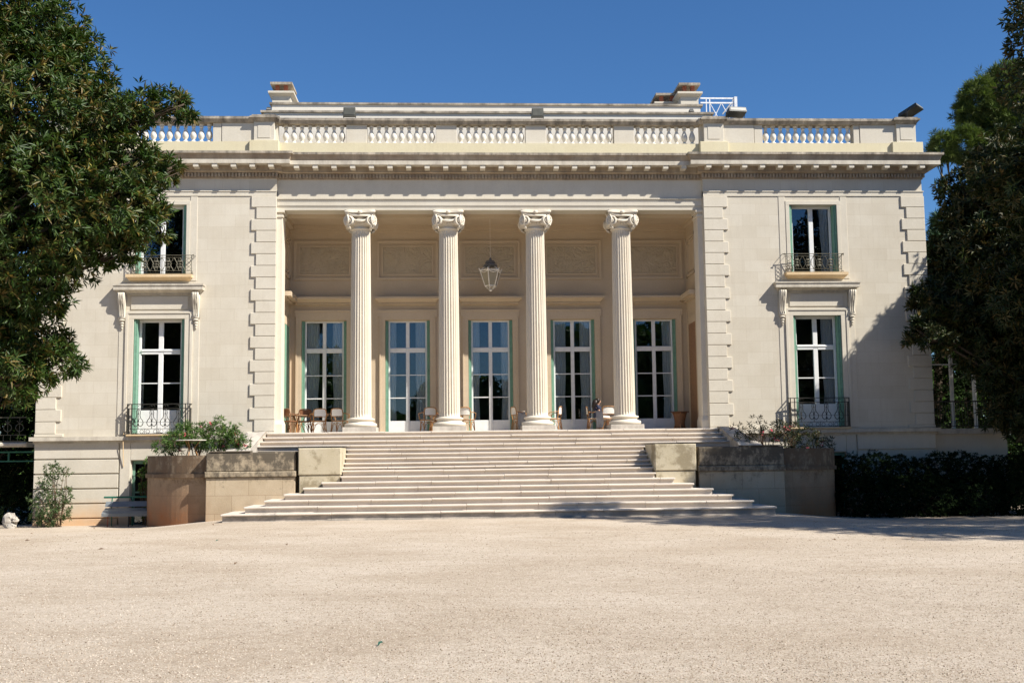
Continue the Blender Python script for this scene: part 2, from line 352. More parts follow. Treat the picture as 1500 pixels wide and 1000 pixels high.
def chippings(n, seed):
    rg = np.random.default_rng(seed); u = rg.uniform(0, 1, n); d_ = 7.5/(1-u*(1-7.5/34)); X = CAM.x + d_*(rg.uniform(-.56, .60, n)); Y = CAM.y + d_
    R_ = rg.uniform(.003, .0085, n)*(1+.035*(d_-9)); Z = np.array([gz(a, b_) for a, b_ in zip(X, Y)]) + R_*.25
    base = np.array([[1, 0, 0], [0, 1, 0], [-1, 0, 0], [0, -1, 0], [0, 0, .8], [0, 0, -.6]]); fc = np.array([[0, 1, 4], [1, 2, 4], [2, 3, 4], [3, 0, 4], [1, 0, 5], [2, 1, 5], [3, 2, 5], [0, 3, 5]])
    th = rg.uniform(0, 6.28, n); c_, s_ = np.cos(th), np.sin(th); P = base[None]*(R_[:, None, None]*rg.uniform(.6, 1.4, (n, 6, 1)))
    Q = np.stack([P[:, :, 0]*c_[:, None]-P[:, :, 1]*s_[:, None]+X[:, None], P[:, :, 0]*s_[:, None]+P[:, :, 1]*c_[:, None]+Y[:, None], P[:, :, 2]+Z[:, None]], 2).reshape(-1, 3)
    F_ = (np.arange(n)[:, None, None]*6+fc[None]).reshape(-1); nf = n*8
    me = bpy.data.meshes.new('loose_gravel'); me.vertices.add(len(Q)); me.vertices.foreach_set('co', Q.astype(np.float32).ravel()); me.loops.add(len(F_)); me.loops.foreach_set('vertex_index', F_.astype(np.int32))
    me.polygons.add(nf); me.polygons.foreach_set('loop_start', (np.arange(nf)*3).astype(np.int32)); me.polygons.foreach_set('loop_total', np.full(nf, 3, np.int32)); me.update(calc_edges=True)
    a_ = me.attributes.new('rnd', 'FLOAT', 'FACE'); a_.data.foreach_set('value', np.repeat(rg.uniform(0, 1, n), 8).astype(np.float32))
    Mx, t, b = nmat('gravel_chip', (.5, .45, .38), .9, .15); at_ = t.nodes.new('ShaderNodeAttribute'); at_.attribute_name = 'rnd'
    t.links.new(ramp(t, at_.outputs['Fac'], [(0, (.16, .12, .08)), (.16, (.36, .28, .20)), (.55, (.52, .44, .35)), (1, (.68, .61, .51))]).outputs[0], b.inputs['Base Color']); me.materials.append(Mx)
    o = bpy.data.objects.new('loose_gravel', me); C.objects.link(o); tag(o, kind='stuff')
chippings(90000, 4)

# ------------------------------------------------------------------ villa
V = empty('villa', (0, 0, -3.4))
tag(V, 'two-storey cream limestone villa with columned portico, quoins and roof balustrade', 'building')
XW, XQ = 17.3, 8.4
WX = (11.85, 13.77)
wl = MB(); holesL = [(-WX[1], -WX[0], 0, 4.41), (-WX[1], -WX[0], 6.10, 8.86)]; holesR = [(WX[0], WX[1], 0, 4.41), (WX[0], WX[1], 6.10, 8.86)]
wl.wall(-XW, -XQ, -.18, 9.9, 0, .42, holesL).build('wall', 'ashlar', V)
wr = MB().wall(XQ, XW, -.18, 9.9, 0, .42, holesR).build('wall', 'ashlar', V)
for s_ in (-1, 1):
    MB().box(s_*(XW-.4), s_*XW, .42, 13, -3.6, 9.9).build('wall', 'ashlar', V)
MB().box(-XW, XW, 13, 13.4, -3.6, 10.3).build('wall', 'ashlar', V)
# rooms
r = MB()
for s_ in (-1, 1):
    r.box(s_*8.6, s_*16.88, .43, 8, 4.95, 5.2); r.box(s_*8.6, s_*16.88, .43, 8, -.25, -.02); r.box(s_*8.6, s_*16.88, .43, 8, 9.6, 9.8); r.box(s_*8.6, s_*16.88, 6.5, 6.7, -.02, 9.6)
    r.box(s_*8.6, s_*8.7, .43, 6.5, -.02, 9.6)
r.box(-8.6, 8.6, 3.75, 9, -.25, -.02); r.box(-8.6, 8.6, 3.75, 9, 5.4, 5.6); r.box(-8.6, 8.6, 9, 9.2, -.25, 5.4)
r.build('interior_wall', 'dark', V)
# basement
bs = MB()
for s_ in (-1, 1):
    gr = [-.30, -.90, -1.455, -2.01, -2.56, -3.11, -3.7]
    bs.wall(*( (-XW-.02, -8.6) if s_ < 0 else (8.6, XW+.02) ), -3.7, -.31, .03, .4, [(s_*13.75 if s_<0 else 11.9, s_*11.9 if s_<0 else 13.75, -3.7, -.98)])
    for i in range(6):
        z1, z0 = gr[i] - (.025 if i else 0), gr[i+1]+.025
        bs.bbox(s_*14.22, s_*(XW+.05), -.05, .03, z0, z1, .012)
        if i < 5: bs.bbox(s_*8.9, s_*11.3, -.05, .03, z0, z1, .012)
    for (a, b_) in ((13.78, 14.17), (11.35, 11.88)): bs.bbox(s_*a, s_*b_, -.06, .03, -3.7, -.30, .012)
    bs.bbox(s_*11.89, s_*13.77, -.06, .03, -.96, -.30, .012)
split(bs, side, 'basement_wall', 'basement', V)
lg = MB()
for s_ in (-1, 1):
    lg.box(s_*8.95, s_*(XW+.2), -.24, .2, -.21, -.06); lg.box(s_*8.95, s_*(XW+.1), -.09, .2, -.31, -.211)
split(lg, side, 'string_course', 'cornice', V)
bsg = MB()
for s_ in (-1, 1):
    bsg.bbox(s_*(XW+.03), s_*8.9, -.035, .03, -.06, .05, .01) if False else None
# quoins
q = MB()
for s_ in (-1, 1):
    for k in range(20):
        z1 = 9.20 - k*.4575; z0 = z1 - .4575 + .02
        L = .96 if k % 2 == 0 else .77
        q.bbox(s_*XQ, s_*(XQ+L), -.055, .02, max(z0, .06), z1, .012)
        q.bbox(s_*(XW+.05), s_*(XW-(.90 if k % 2 == 0 else .70)), -.055, .02, max(z0, .06), z1, .012)
        q.bbox(s_*(XW-.02), s_*(XW+.05), .02, .9, max(z0, .06), z1, .012)
    q.bbox(s_*XQ, s_*(XQ+1.05), -.075, .02, -.05, .055, .01); q.bbox(s_*(XW+.07), s_*(XW-1.0), -.075, .02, -.05, .055, .01)
split(q, lambda x, z: (x > 0, abs(x) > 13), 'quoin', 'stone', V)
# entablature of the wings and the slightly recessed centre
def tier(mb, p, z0, z1, p2=None, cy_=.2):
    p2 = p if p2 is None else p2
    for s_ in (-1, 1):
        a0, a1, b0, b1 = XQ-p, XW+p, XQ-p2, XW+p2
        if s_ > 0: mb.frus(a0, a1, -p, 12.4, z0, b0, b1, -p2, 12.4, z1)
        else: mb.frus(-a1, -a0, -p, 12.4, z0, -b1, -b0, -p2, 12.4, z1)
    mb.frus(-(XQ-p), XQ-p, cy_-p, 12.4, z0, -(XQ-p2), XQ-p2, cy_-p2, 12.4, z1)
e = MB()
for s_ in (-1, 1):
    for p, z0, z1 in ((.03, 9.21, 9.38), (.055, 9.38, 9.42)): e.box(s_*XQ, s_*(XW+p), -p, .3, z0, z1); e.box(s_*(XW-.1), s_*(XW+p), .3, 12, z0, z1)
split(e, side, 'architrave', 'stone', V)
e = MB(); e.box(-XQ, XQ, .2, 1.0, 8.695, 9.9)
for p, z0, z1 in ((.02, 8.83, 8.87), (.035, 8.87, 9.13), (.07, 9.13, 9.17)): e.box(-XQ+.01, XQ-.01, .2-p, .3, z0, z1)
x = -XQ+.03
while x < XQ-.08: e.box(x, x+.03, .11, .14, 9.105, 9.13); x += .07
e.build('architrave', 'stone', V)
e = MB(); tier(e, .05, 9.90, 9.94); tier(e, .04, 9.94, 10.12); tier(e, .13, 10.12, 10.16, .22); tier(e, .2, 10.16, 10.372)
def dent(x0, x1, yf):
    x = x0
    while x < x1-.05: e.box(x, x+.075, yf-.14, yf-.03, 9.955, 10.105); x += .13
dent(XQ-.05, XW+.1, 0); dent(-XW-.1, -XQ+.05, 0); dent(-XQ+.08, XQ-.08, .2)
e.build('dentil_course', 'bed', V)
e = MB()
def mods(x0, x1, n, yf):
    for i in range(n):
        x = x0+(x1-x0)*i/(n-1); e.prism([(yf-.545, 10.368), (yf-.19, 10.368), (yf-.19, 10.22), (yf-.33, 10.235), (yf-.44, 10.25), (yf-.545, 10.24)], x-.10, x+.10)
mods(8.55, 17.15, 13, 0); mods(-17.15, -8.55, 13, 0); mods(-7.6, 7.6, 22, .2)
split(e, lambda x, z: round(x*10), 'modillion', 'stone', V)
e = MB(); tier(e, .575, 10.372, 10.53)
e.build('corona', 'cornice', V)
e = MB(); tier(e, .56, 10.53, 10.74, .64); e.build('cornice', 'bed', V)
e = MB(); tier(e, .69, 10.74, 10.83); e.build('cornice_slab', 'crust', V)
# blocking course
e = MB()
for s_ in (-1, 1):
    e.box(s_*8.4, s_*17.2, 0, .5, 10.83, 11.38); e.bbox(s_*8.33, s_*9.46, -.12, .55, 10.83, 11.41, .01); e.bbox(s_*16.15, s_*17.4, -.12, .7, 10.83, 11.41, .01)
e.box(-8.4, 8.4, .14, .6, 10.83, 11.38)
split(e, lambda x, z: round(x/40+.0) if abs(x) < 8.3 else (1 if x > 0 else -1), 'blocking_course', 'yellow', V)
# balustrade dies, rails
e = MB()
for s_ in (-1, 1):
    e.bbox(s_*8.5, s_*9.3, -.06, .5, 11.41, 12.17, .01)
    e.box(s_*8.66, s_*9.14, -.075, -.055, 11.52, 12.06)
    e.box(s_*8.4, s_*8.5, .2, .5, 11.38, 12.14)
    e.bbox(s_*9.3, s_*10.55, .02, .45, 11.38, 12.14, .01); e.bbox(s_*10.57, s_*10.9, .04, .45, 11.38, 12.14, .01)
    e.bbox(s_*14.62, s_*14.86, .04, .45, 11.38, 12.14, .01); e.bbox(s_*14.88, s_*16.35, .02, .45, 11.38, 12.14, .01)
    e.bbox(s_*16.35, s_*17.15, -.06, .7, 11.41, 12.17, .01); e.box(s_*16.51, s_*16.99, -.075, -.055, 11.52, 12.06)
    e.box(s_*16.8, s_*17.1, .7, 12, 10.83, 12.14)
for a, b_ in ((-5.73, -4.92), (-2.19, -1.37), (1.37, 2.19), (4.92, 5.73)): e.bbox(a, b_, .22, .55, 11.38, 12.14, .01)
split(e, lambda x, z: (sum(abs(x) > q for q in (3.5, 7, 12.7, 15.6, 16.34)))*(1 if x > 0 else -1), 'balustrade_pier', 'stone', V)
e = MB()
for s_ in (-1, 1):
    a, b_ = sorted((s_*8.3, s_*17.2))
    e.frus(a, b_, -.03, .5, 12.14, a, b_, -.11, .55, 12.26); e.box(a, b_, -.13, .57, 12.26, 12.33)
    e.box(a, b_, -.09, .53, 12.33, 12.37)
    for c0, c1 in ((8.38, 9.42), (16.23, 17.27)):
        c0, c1 = sorted((s_*c0, s_*c1)); e.frus(c0+.1, c1-.1, -.1, .6, 12.17, c0, c1, -.2, .66, 12.29); e.box(c0-.02, c1+.02, -.23, .68, 12.29, 12.36); e.box(c0+.05, c1-.05, -.17, .6, 12.36, 12.42)
e.frus(-8.3, 8.3, .14, .6, 12.14, -8.3, 8.3, .07, .65, 12.26); e.box(-8.3, 8.3, .05, .67, 12.26, 12.33); e.box(-8.3, 8.3, .09, .62, 12.33, 12.37)
e.build('balustrade_rail', 'crust', V)
prof = [(r_*1.14, z_) for r_, z_ in [(.10, 0), (.10, .06), (.055, .08), (.05, .12), (.075, .17), (.105, .24), (.112, .31), (.095, .40), (.06, .50), (.045, .57), (.05, .60), (.07, .61), (.07, .64), (.05, .65), (.085, .70), (.085, .76)]]
bal0 = None
def balus(x0, x1, n, y, parent):
    global bal0
    for i in range(n):
        x = x0+(x1-x0)*(i+.5)/n
        if bal0 is None:
            bal0 = MB().lathe(prof, (0, 0, 0), 12).build('baluster', 'white', None, True); o = bal0
        else: o = bal0.copy(); C.objects.link(o)
        o.parent = parent; o.location = Vector((x, y, 11.38)) - V.location
for (x0, x1, n, y) in ((-14.6, -10.92, 12, .22), (-8.27, -5.75, 8, .38), (-4.9, -2.21, 9, .38), (-1.35, 1.35, 9, .38), (2.21, 4.9, 9, .38), (5.75, 8.27, 8, .38), (10.92, 14.6, 12, .22)):
    b_ = MB().box(x0, x1, y-.14, y+.14, 11.375, 11.40).build('balustrade', 'white', V); balus(x0, x1, n, y, b_)
# attic
e = MB(); e.box(-9.2, 9.2, 1.6, 11, 11.0, 13.04); e.box(-9.1, 9.1, 3.05, 10, 13.12, 13.84)
e.build('attic_wall', 'white', V)
e = MB(); e.box(-9.32, 9.32, 1.53, 11.1, 13.04, 13.12); e.box(-9.2, 9.2, 2.99, 10.1, 13.84, 13.92)
e.build('attic_coping', 'crust', V)
def chimney(x, y, w_, z0, z1, flues=2):
    c = MB(); c.box(x-w_/2, x+w_/2, y, y+1.3, z0, z1-.55); c.frus(x-w_/2-.02, x+w_/2+.02, y-.02, y+1.32, z1-.55, x-w_/2-.14, x+w_/2+.14, y-.14, y+1.44, z1-.45); c.box(x-w_/2-.16, x+w_/2+.16, y-.16, y+1.46, z1-.45, z1-.36)
    ch = c.build('chimney', 'stone', V)
    c = MB()
    for i in range(flues):
        for yy in (y+.05, y+.95): c.box(x-w_/2+.12+i*(w_-.42)/(max(1, flues-1)), x-w_/2+.28+i*(w_-.42)/(max(1, flues-1)), yy, yy+.2, z1-.36, z1-.05)
    c.build('flue', 'brick', ch)
    MB().box(x-w_/2-.08, x+w_/2+.08, y-.1, y+1.4, z1-.05, z1+.05).build('cap', 'crust', ch)
chimney(-8.88, 4.2, .78, 13.5, 15.12); chimney(8.07, 5.0, .9, 13.5, 14.98); chimney(8.85, 4.0, .78, 13.5, 15.12)
MB().box(-XW+.3, XW-.3, .6, 12.6, 10.8, 10.9).build('roof', 'crust', V)

# portico
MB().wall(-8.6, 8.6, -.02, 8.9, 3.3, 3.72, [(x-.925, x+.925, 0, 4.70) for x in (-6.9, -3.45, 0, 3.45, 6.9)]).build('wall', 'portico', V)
e = MB()
for s_ in (-1, 1): e.box(s_*8.33, s_*8.59, 1.0, 3.3, -.02, 8.9)
split(e, side, 'wall', 'portico', V)
e = MB(); e.box(-8.34, 8.34, 1.0, 3.3, 8.70, 8.88); e.build('portico_ceiling', 'portico', V)
e = MB(); e.box(-8.33, 8.33, 3.12, 3.3, 8.52, 8.7); e.box(-8.33, 8.33, 3.2, 3.3, 8.42, 8.52)
for s_ in (-1, 1): e.box(s_*8.15, s_*8.33, 1.0, 3.12, 8.52, 8.7)
e.box(-8.33, 8.33, 1.0, 1.12, 8.56, 8.7)
e.build('ceiling_moulding', 'portico', V)
e = MB()
for s_ in (-1, 1):
    a, b_ = sorted((s_*8.2, s_*8.41)); e.box(a, b_, .2, 1.0, 0, 8.695)
    a, b_ = sorted((s_*8.14, s_*8.405)); e.frus(a, b_, .13, 1.04, 0, a, b_, .13, 1.04, .34); e.frus(a, b_, .13, 1.04, .34, sorted((s_*8.19, s_*8.405))[0], sorted((s_*8.19, s_*8.405))[1], .19, 1.01, .5)
    a, b_ = sorted((s_*8.16, s_*8.405)); e.box(a, b_, .15, 1.03, 8.42, 8.5); e.box(sorted((s_*8.12, s_*8.405))[0], sorted((s_*8.12, s_*8.405))[1], .11, 1.06, 8.6, 8.69)
split(e, side, 'pilaster', 'column', V)
# panels, door surrounds and hoods on the back wall and sides
fr_ = MB(); cv = MB(); hd = MB()
for x in (-6.9, -3.45, 0, 3.45, 6.9):
    a, b_, c0, c1 = x-1.28, x+1.28, 6.40, 8.06
    for (p, w_, d) in ((0, .10, .07), (.2, .06, .045)):
        fr_.box(a+p, b_-p, 3.3-d, 3.3, c1-p-w_, c1-p); fr_.box(a+p, b_-p, 3.3-d, 3.3, c0+p, c0+p+w_); fr_.box(a+p, a+p+w_, 3.3-d, 3.3, c0+p+w_, c1-p-w_); fr_.box(b_-p-w_, b_-p, 3.3-d, 3.3, c0+p+w_, c1-p-w_)
    cv.box(a+.27, b_-.27, 3.275, 3.3, c0+.27, c1-.27)
    # surround with ears
    for s_ in (-1, 1):
        fr_.box(x+s_*.93, x+s_*1.10, 3.22, 3.3, 0, 4.72); fr_.box(x+s_*1.10, x+s_*1.16, 3.19, 3.3, 0, 4.85)
    fr_.box(x-1.10, x+1.10, 3.22, 3.3, 4.72, 5.07); fr_.box(x-1.22, x+1.22, 3.19, 3.3, 5.07, 5.14); fr_.box(x-1.22, x-1.10, 3.21, 3.3, 4.85, 5.07); fr_.box(x+1.10, x+1.22, 3.21, 3.3, 4.85, 5.07)
    hd.box(x-1.18, x+1.18, 3.12, 3.3, 5.36, 5.42)
    xx = x-1.15
    while xx < x+1.13: hd.box(xx, xx+.05, 3.1, 3.12, 5.38, 5.44); xx += .1
    hd.frus(x-1.18, x+1.18, 3.1, 3.3, 5.44, x-1.30, x+1.30, 2.86, 3.3, 5.56); hd.box(x-1.33, x+1.33, 2.80, 3.3, 5.56, 5.64)
for s_ in (-1, 1):
    x = s_*8.33
    def bx(d, *a): lo, hi = sorted((x, x-s_*d)); fr_.box(lo, hi, *a)
    for (p, w_, d) in ((0, .10, .07), (.2, .06, .045)):
        bx(d, 1.35+p, 2.95-p, 8.06-p-w_, 8.06-p); bx(d, 1.35+p, 2.95-p, 6.4+p, 6.4+p+w_); bx(d, 1.35+p, 1.35+p+w_, 6.4, 8.06); bx(d, 2.95-p-w_, 2.95-p, 6.4, 8.06)
    bx(.16, 1.25, 3.05, 5.38, 5.46); bx(.36, 1.12, 3.15, 5.46, 5.64); bx(.07, 1.45, 2.85, 4.4, 4.72); bx(.07, 1.25, 1.45, 0, 4.72); bx(.07, 2.8, 3.0, 0, 4.72)
bay = lambda x, z: round(x/3.45) if abs(x) < 8.0 else (9 if x > 0 else -9)
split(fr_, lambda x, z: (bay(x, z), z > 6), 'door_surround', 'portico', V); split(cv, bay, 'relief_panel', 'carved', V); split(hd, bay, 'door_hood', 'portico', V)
sd = MB()
for s_ in (-1, 1): sd.box(*sorted((s_*8.33, s_*8.27)), 1.46, 2.8, .02, 4.4)
dl = split(sd, side, 'door_leaf', 'green', V); dl[1].data.materials[0] = M['wood']  # right leaf swapped to dark brown, its shade put into the colour
MB().box(-8.6, 8.6, -.5, 3.75, -.28, 0).build('portico_floor', 'step', V)

# columns
def flute_shaft():
    mb = MB(); nf = 24; sub = 6; n = nf*sub; rings = []
    z0, z1 = .56, 7.93
    hs = [0, .02, .05, .2, .4, .6, .8, .95, .98, 1]
    v = []; f = []
    for h in hs:
        R_ = .415 - .05*(h**1.7); fade = 0 if h in (0, 1) else 1
        for k in range(n):
            a = 2*math.pi*k/n; u = (k % sub)/sub
            d = 0 if u < .17 else math.sin(math.pi*(u-.1)/.9)*.05*fade
            v.append(((R_-d)*math.cos(a), (R_-d)*math.sin(a), z0+(z1-z0)*h))
    for i in range(len(hs)-1):
        for k in range(n): f.append((i*n+k, i*n+(k+1) % n, (i+1)*n+(k+1) % n, (i+1)*n+k))
    return mb.add(v, f)
def capital():
    mb = MB()
    mb.lathe([(.37, 7.93), (.42, 7.95), (.42, 8.0), (.37, 8.02), (.37, 8.08), (.44, 8.16), (.47, 8.24), (.44, 8.32), (.36, 8.4), (.36, 8.5)], n=24)
    # abacus with concave sides
    for (z0, z1, hw) in ((8.50, 8.57, .60), (8.57, 8.64, .64), (8.64, 8.694, .60)):
        poly = []
        for k in range(4):
            a0 = math.pi/4 + k*math.pi/2
            c0 = (hw*math.cos(a0)*1.38, hw*math.sin(a0)*1.38)
            a1 = a0+math.pi/2; c1 = (hw*math.cos(a1)*1.38, hw*math.sin(a1)*1.38)
            for j in range(6):
                u = .04 + .92*j/5; px_ = c0[0]*(1-u)+c1[0]*u; py_ = c0[1]*(1-u)+c1[1]*u
                am = a0+math.pi/4; dip = .15*math.sin(math.pi*u)
                poly.append((px_-math.cos(am)*dip, py_-math.sin(am)*dip))
        mb.prism(poly, z0, z1, 'z')
    for k in range(4):
        rot = Matrix.Rotation(k*math.pi/2, 3, 'Z')
        for s_ in (-1, 1):
            yaw = Matrix.Rotation(s_*rad(24), 3, 'Z')
            pts = []; rr = []
            for i in range(30):
                u = i/29; a = rad(95) + u*rad(760); rr_ = .20*(1-u)**.75 + .02
                p = Vector((-s_*rr_*math.cos(a), -.03-.06*u, rr_*math.sin(a))); p = yaw @ p + Vector((s_*.42, -.50, 8.27)); pts.append(rot @ p); rr.append(.042*(1-.45*u))
            mb.tube(pts, rr, 6)
            # disc backing
            N = 14; c0 = [rot @ (yaw @ Vector((.19*math.cos(2*math.pi*j/N), -.02, .19*math.sin(2*math.pi*j/N))) + Vector((s_*.42, -.50, 8.27))) for j in range(N)]
            c1 = [rot @ (yaw @ Vector((.16*math.cos(2*math.pi*j/N), .24, .16*math.sin(2*math.pi*j/N))) + Vector((s_*.40, -.50, 8.27))) for j in range(N)]
            mb.add(c0+c1, [tuple(range(N))] + [(j, j+N, (j+1) % N+N, (j+1) % N) for j in range(N)])
            mb.ball(tuple(rot @ (yaw @ Vector((0, -.11, 0)) + Vector((s_*.42, -.50, 8.27)))), .045, 6, 4)
            # husk from volute to neck
            mb.tube([rot @ Vector((s_*x_, y_, z_)) for x_, y_, z_ in ((.52, -.44, 8.1), (.46, -.42, 8.0), (.38, -.36, 7.93))], [.045, .05, .02], 5)
        mb.tube([rot @ Vector((x_, -.50-.03*(1-abs(x_)/.3), 8.34-.10*(1-(x_/.32)**2))) for x_ in [-.3+.05*i for i in range(13)]], [.025+.035*math.sin(math.pi*i/12) for i in range(13)], 6)
        mb.tube([rot @ Vector((x_, -.50, 8.46)) for x_ in (-.42, 0, .42)], .04, 6)
        for i in range(5): mb.ball(tuple(rot @ Vector((-.2+.1*i, -.46, 8.16+.02*abs(i-2)))), (.04, .04, .055), 6, 4)
        mb.ball(tuple(rot @ Vector((0, -.53, 8.60))), (.09, .06, .075), 8, 5)
    return mb
def col_base():
    mb = MB()
    mb.lathe([(.55, .2), (.615, .22), (.635, .28), (.615, .345), (.55, .365), (.50, .38), (.475, .42), (.50, .455), (.53, .47), (.545, .50), (.53, .535), (.47, .55), (.42, .57)], n=32)
    return mb
first = None
for x in (-5.175, -1.725, 1.725, 5.175):
    if first is None:
        sh = flute_shaft().build('column', 'column', None)
        cpl = capital().build('capital', 'column', sh, True); cpl['label'] = 'carved Ionic capital with four corner volutes'
        bse = col_base().build('base', 'column', sh, True)
        MB().bbox(-.655, .655, -.655, .655, 0, .2, .012).build('plinth', 'scroll', sh)
        first = sh; o = sh
    else:
        o = copy_tree(first)
    o.parent = V; o.location = Vector((x, .62, 0)) - V.location

# ------------------------------------------------------------------ windows
def curtain(mb, x0, x1, z0, z1, y, tie=0, side=1, fold=.11, t=.0):
    n = max(8, int((x1-x0)/.025)); rows = 10; v = []; f = []
    for j in range(rows+1):
        z_ = z0+(z1-z0)*j/rows
        for i in range(n+1):
            u = i/n; w_ = (x1-x0)
            x = x0+w_*u
            if tie:  # gathered
                g_ = 1-.35*math.exp(-((z_-z0-(z1-z0)*.32)/.5)**2)*tie
                x = (x0+w_*u*g_) if side < 0 else (x1-w_*(1-u)*g_)
            v.append((x, y+.03*math.sin(2*math.pi*x0/fold+2*math.pi*u*w_/fold+1.3*math.sin(z_*.7)), z_))
    for j in range(rows):
        for i in range(n): f.append((j*(n+1)+i, j*(n+1)+i+1, (j+1)*(n+1)+i+1, (j+1)*(n+1)+i))
    return mb.add(v, f)
def french(x0, x1, z0, z1, yw, tran, bars, pan, cur=(.5, .45), mull=.09, fr=.10, shut=True, depth=.33, label=None, name='window', thin=.02):
    xm = (x0+x1)/2; y = yw+depth; f = MB()
    o1 = .12 if shut else 0
    a, b_ = x0+o1, x1-o1
    f.bbox(a, a+fr, y, y+.10, z0, z1, .008); f.bbox(b_-fr, b_, y, y+.10, z0, z1, .008); f.bbox(a+fr, b_-fr, y+.001, y+.10, z1-fr, z1, .008); f.bbox(a+fr, b_-fr, y+.001, y+.10, z0, z0+.08, .008)
    f.bbox(xm-mull, xm+mull, y-.02, y+.08, z0+.08, z1-fr, .012)
    if tran: f.bbox(a+fr, xm-mull, y-.025, y+.09, tran-.1, tran+.1, .012); f.bbox(xm+mull, b_-fr, y-.025, y+.09, tran-.1, tran+.1, .012); f.box(a+fr, b_-fr, y-.05, y-.024, tran+.02, tran+.07)
    for bz in bars: f.box(a+fr, xm-mull, y+.0, y+.05, bz-thin, bz+thin); f.box(xm+mull, b_-fr, y+.0, y+.05, bz-thin, bz+thin)
    if pan:
        for q0, q1 in ((a+fr, xm-mull), (xm+mull, b_-fr)):
            f.bbox(q0, q1, y+.005, y+.07, z0+.08, pan, .008)
    wn = f.build(name, 'wp', V)
    if label: wn['label'] = label
    zz = pan if pan else z0+.08
    g_ = MB()
    for q0, q1 in ((a+fr, xm-mull), (xm+mull, b_-fr)): g_.box(q0, q1, y+.03, y+.036, zz, z1-fr)
    g_.build('pane', 'glass', wn)
    if shut:
        for s_ in (-1, 1):
            xe = x0 if s_ < 0 else x1; m_ = MB()
            in0, in1 = (xe+.005, xe+.065) if s_ < 0 else (xe-.065, xe-.005)
            m_.bbox(in0, in1, yw+.012, yw+depth-.01, z0+.04, z1-.012, .006)
            in0, in1 = (xe+.070, xe+.118) if s_ < 0 else (xe-.118, xe-.070)
            m_.bbox(in0, in1, yw+.05, yw+depth-.01, z0+.04, z1-.012, .006)
            zq = z0+.3
            m_.build('shutter', 'green', wn)
    c = MB(); w_ = (b_-a)/2
    if cur[0]: curtain(c, a+.02, a+w_*2*cur[0]*.5+.08, z0+.03, z1-.03, y+.15, .3, -1)
    if cur[1]: curtain(c, b_-w_*2*cur[1]*.5-.08, b_-.02, z0+.03, z1-.03, y+.15, .3, 1)
    if c.v: c.build('curtain', 'curtain', wn, True)
    return wn
for i, (x, cu) in enumerate(((-6.9, (.62, .50)), (-3.45, (.30, .50)), (0, (.34, .34)), (3.45, (.56, .50)), (6.9, (.05, .42)))):
    french(x-.925, x+.925, .0, 4.70, 3.3, 3.47, (2.43, 1.48), .53, cu, mull=.075, fr=.07, depth=.16, name='french_door')
for s_ in (-1, 1):
    x0, x1 = sorted((s_*WX[0], s_*WX[1]))
    french(x0, x1, 0, 4.41, 0, 3.18, (1.965,), .93, (.13, 0) if s_ < 0 else (0, .55), name='window')
    french(x0, x1, 6.10, 8.86, 0, None, (), None, (.18, 0) if s_ < 0 else (0, .42), name='window')
    # basement window
    b0, b1 = sorted((s_*11.9, s_*13.75))
    wn = MB(); xm = (b0+b1)/2
    for q0, q1 in ((b0, b0+.1), (b1-.1, b1), (xm-.06, xm+.06)): wn.box(q0, q1, .16, .24, -3.6, -.98)
    wn.box(b0+.1, b1-.1, .161, .239, -1.1, -.98); wn.box(b0+.1, b1-.1, .161, .239, -2.2, -2.14)
    wn = wn.build('window', 'green', V); wn['label'] = 'green basement window frame with potted plant behind it' if s_ < 0 else 'basement window frame'
    MB().box(b0+.1, b1-.1, .19, .2, -3.6, -1.1).build('pane', 'glass', wn)
    MB().box(b0-.5, b1+.5, 2.0, 2.1, -3.7, -.4).build('curtain', 'dark', wn)  # dark panel standing in for the unlit room behind the pane
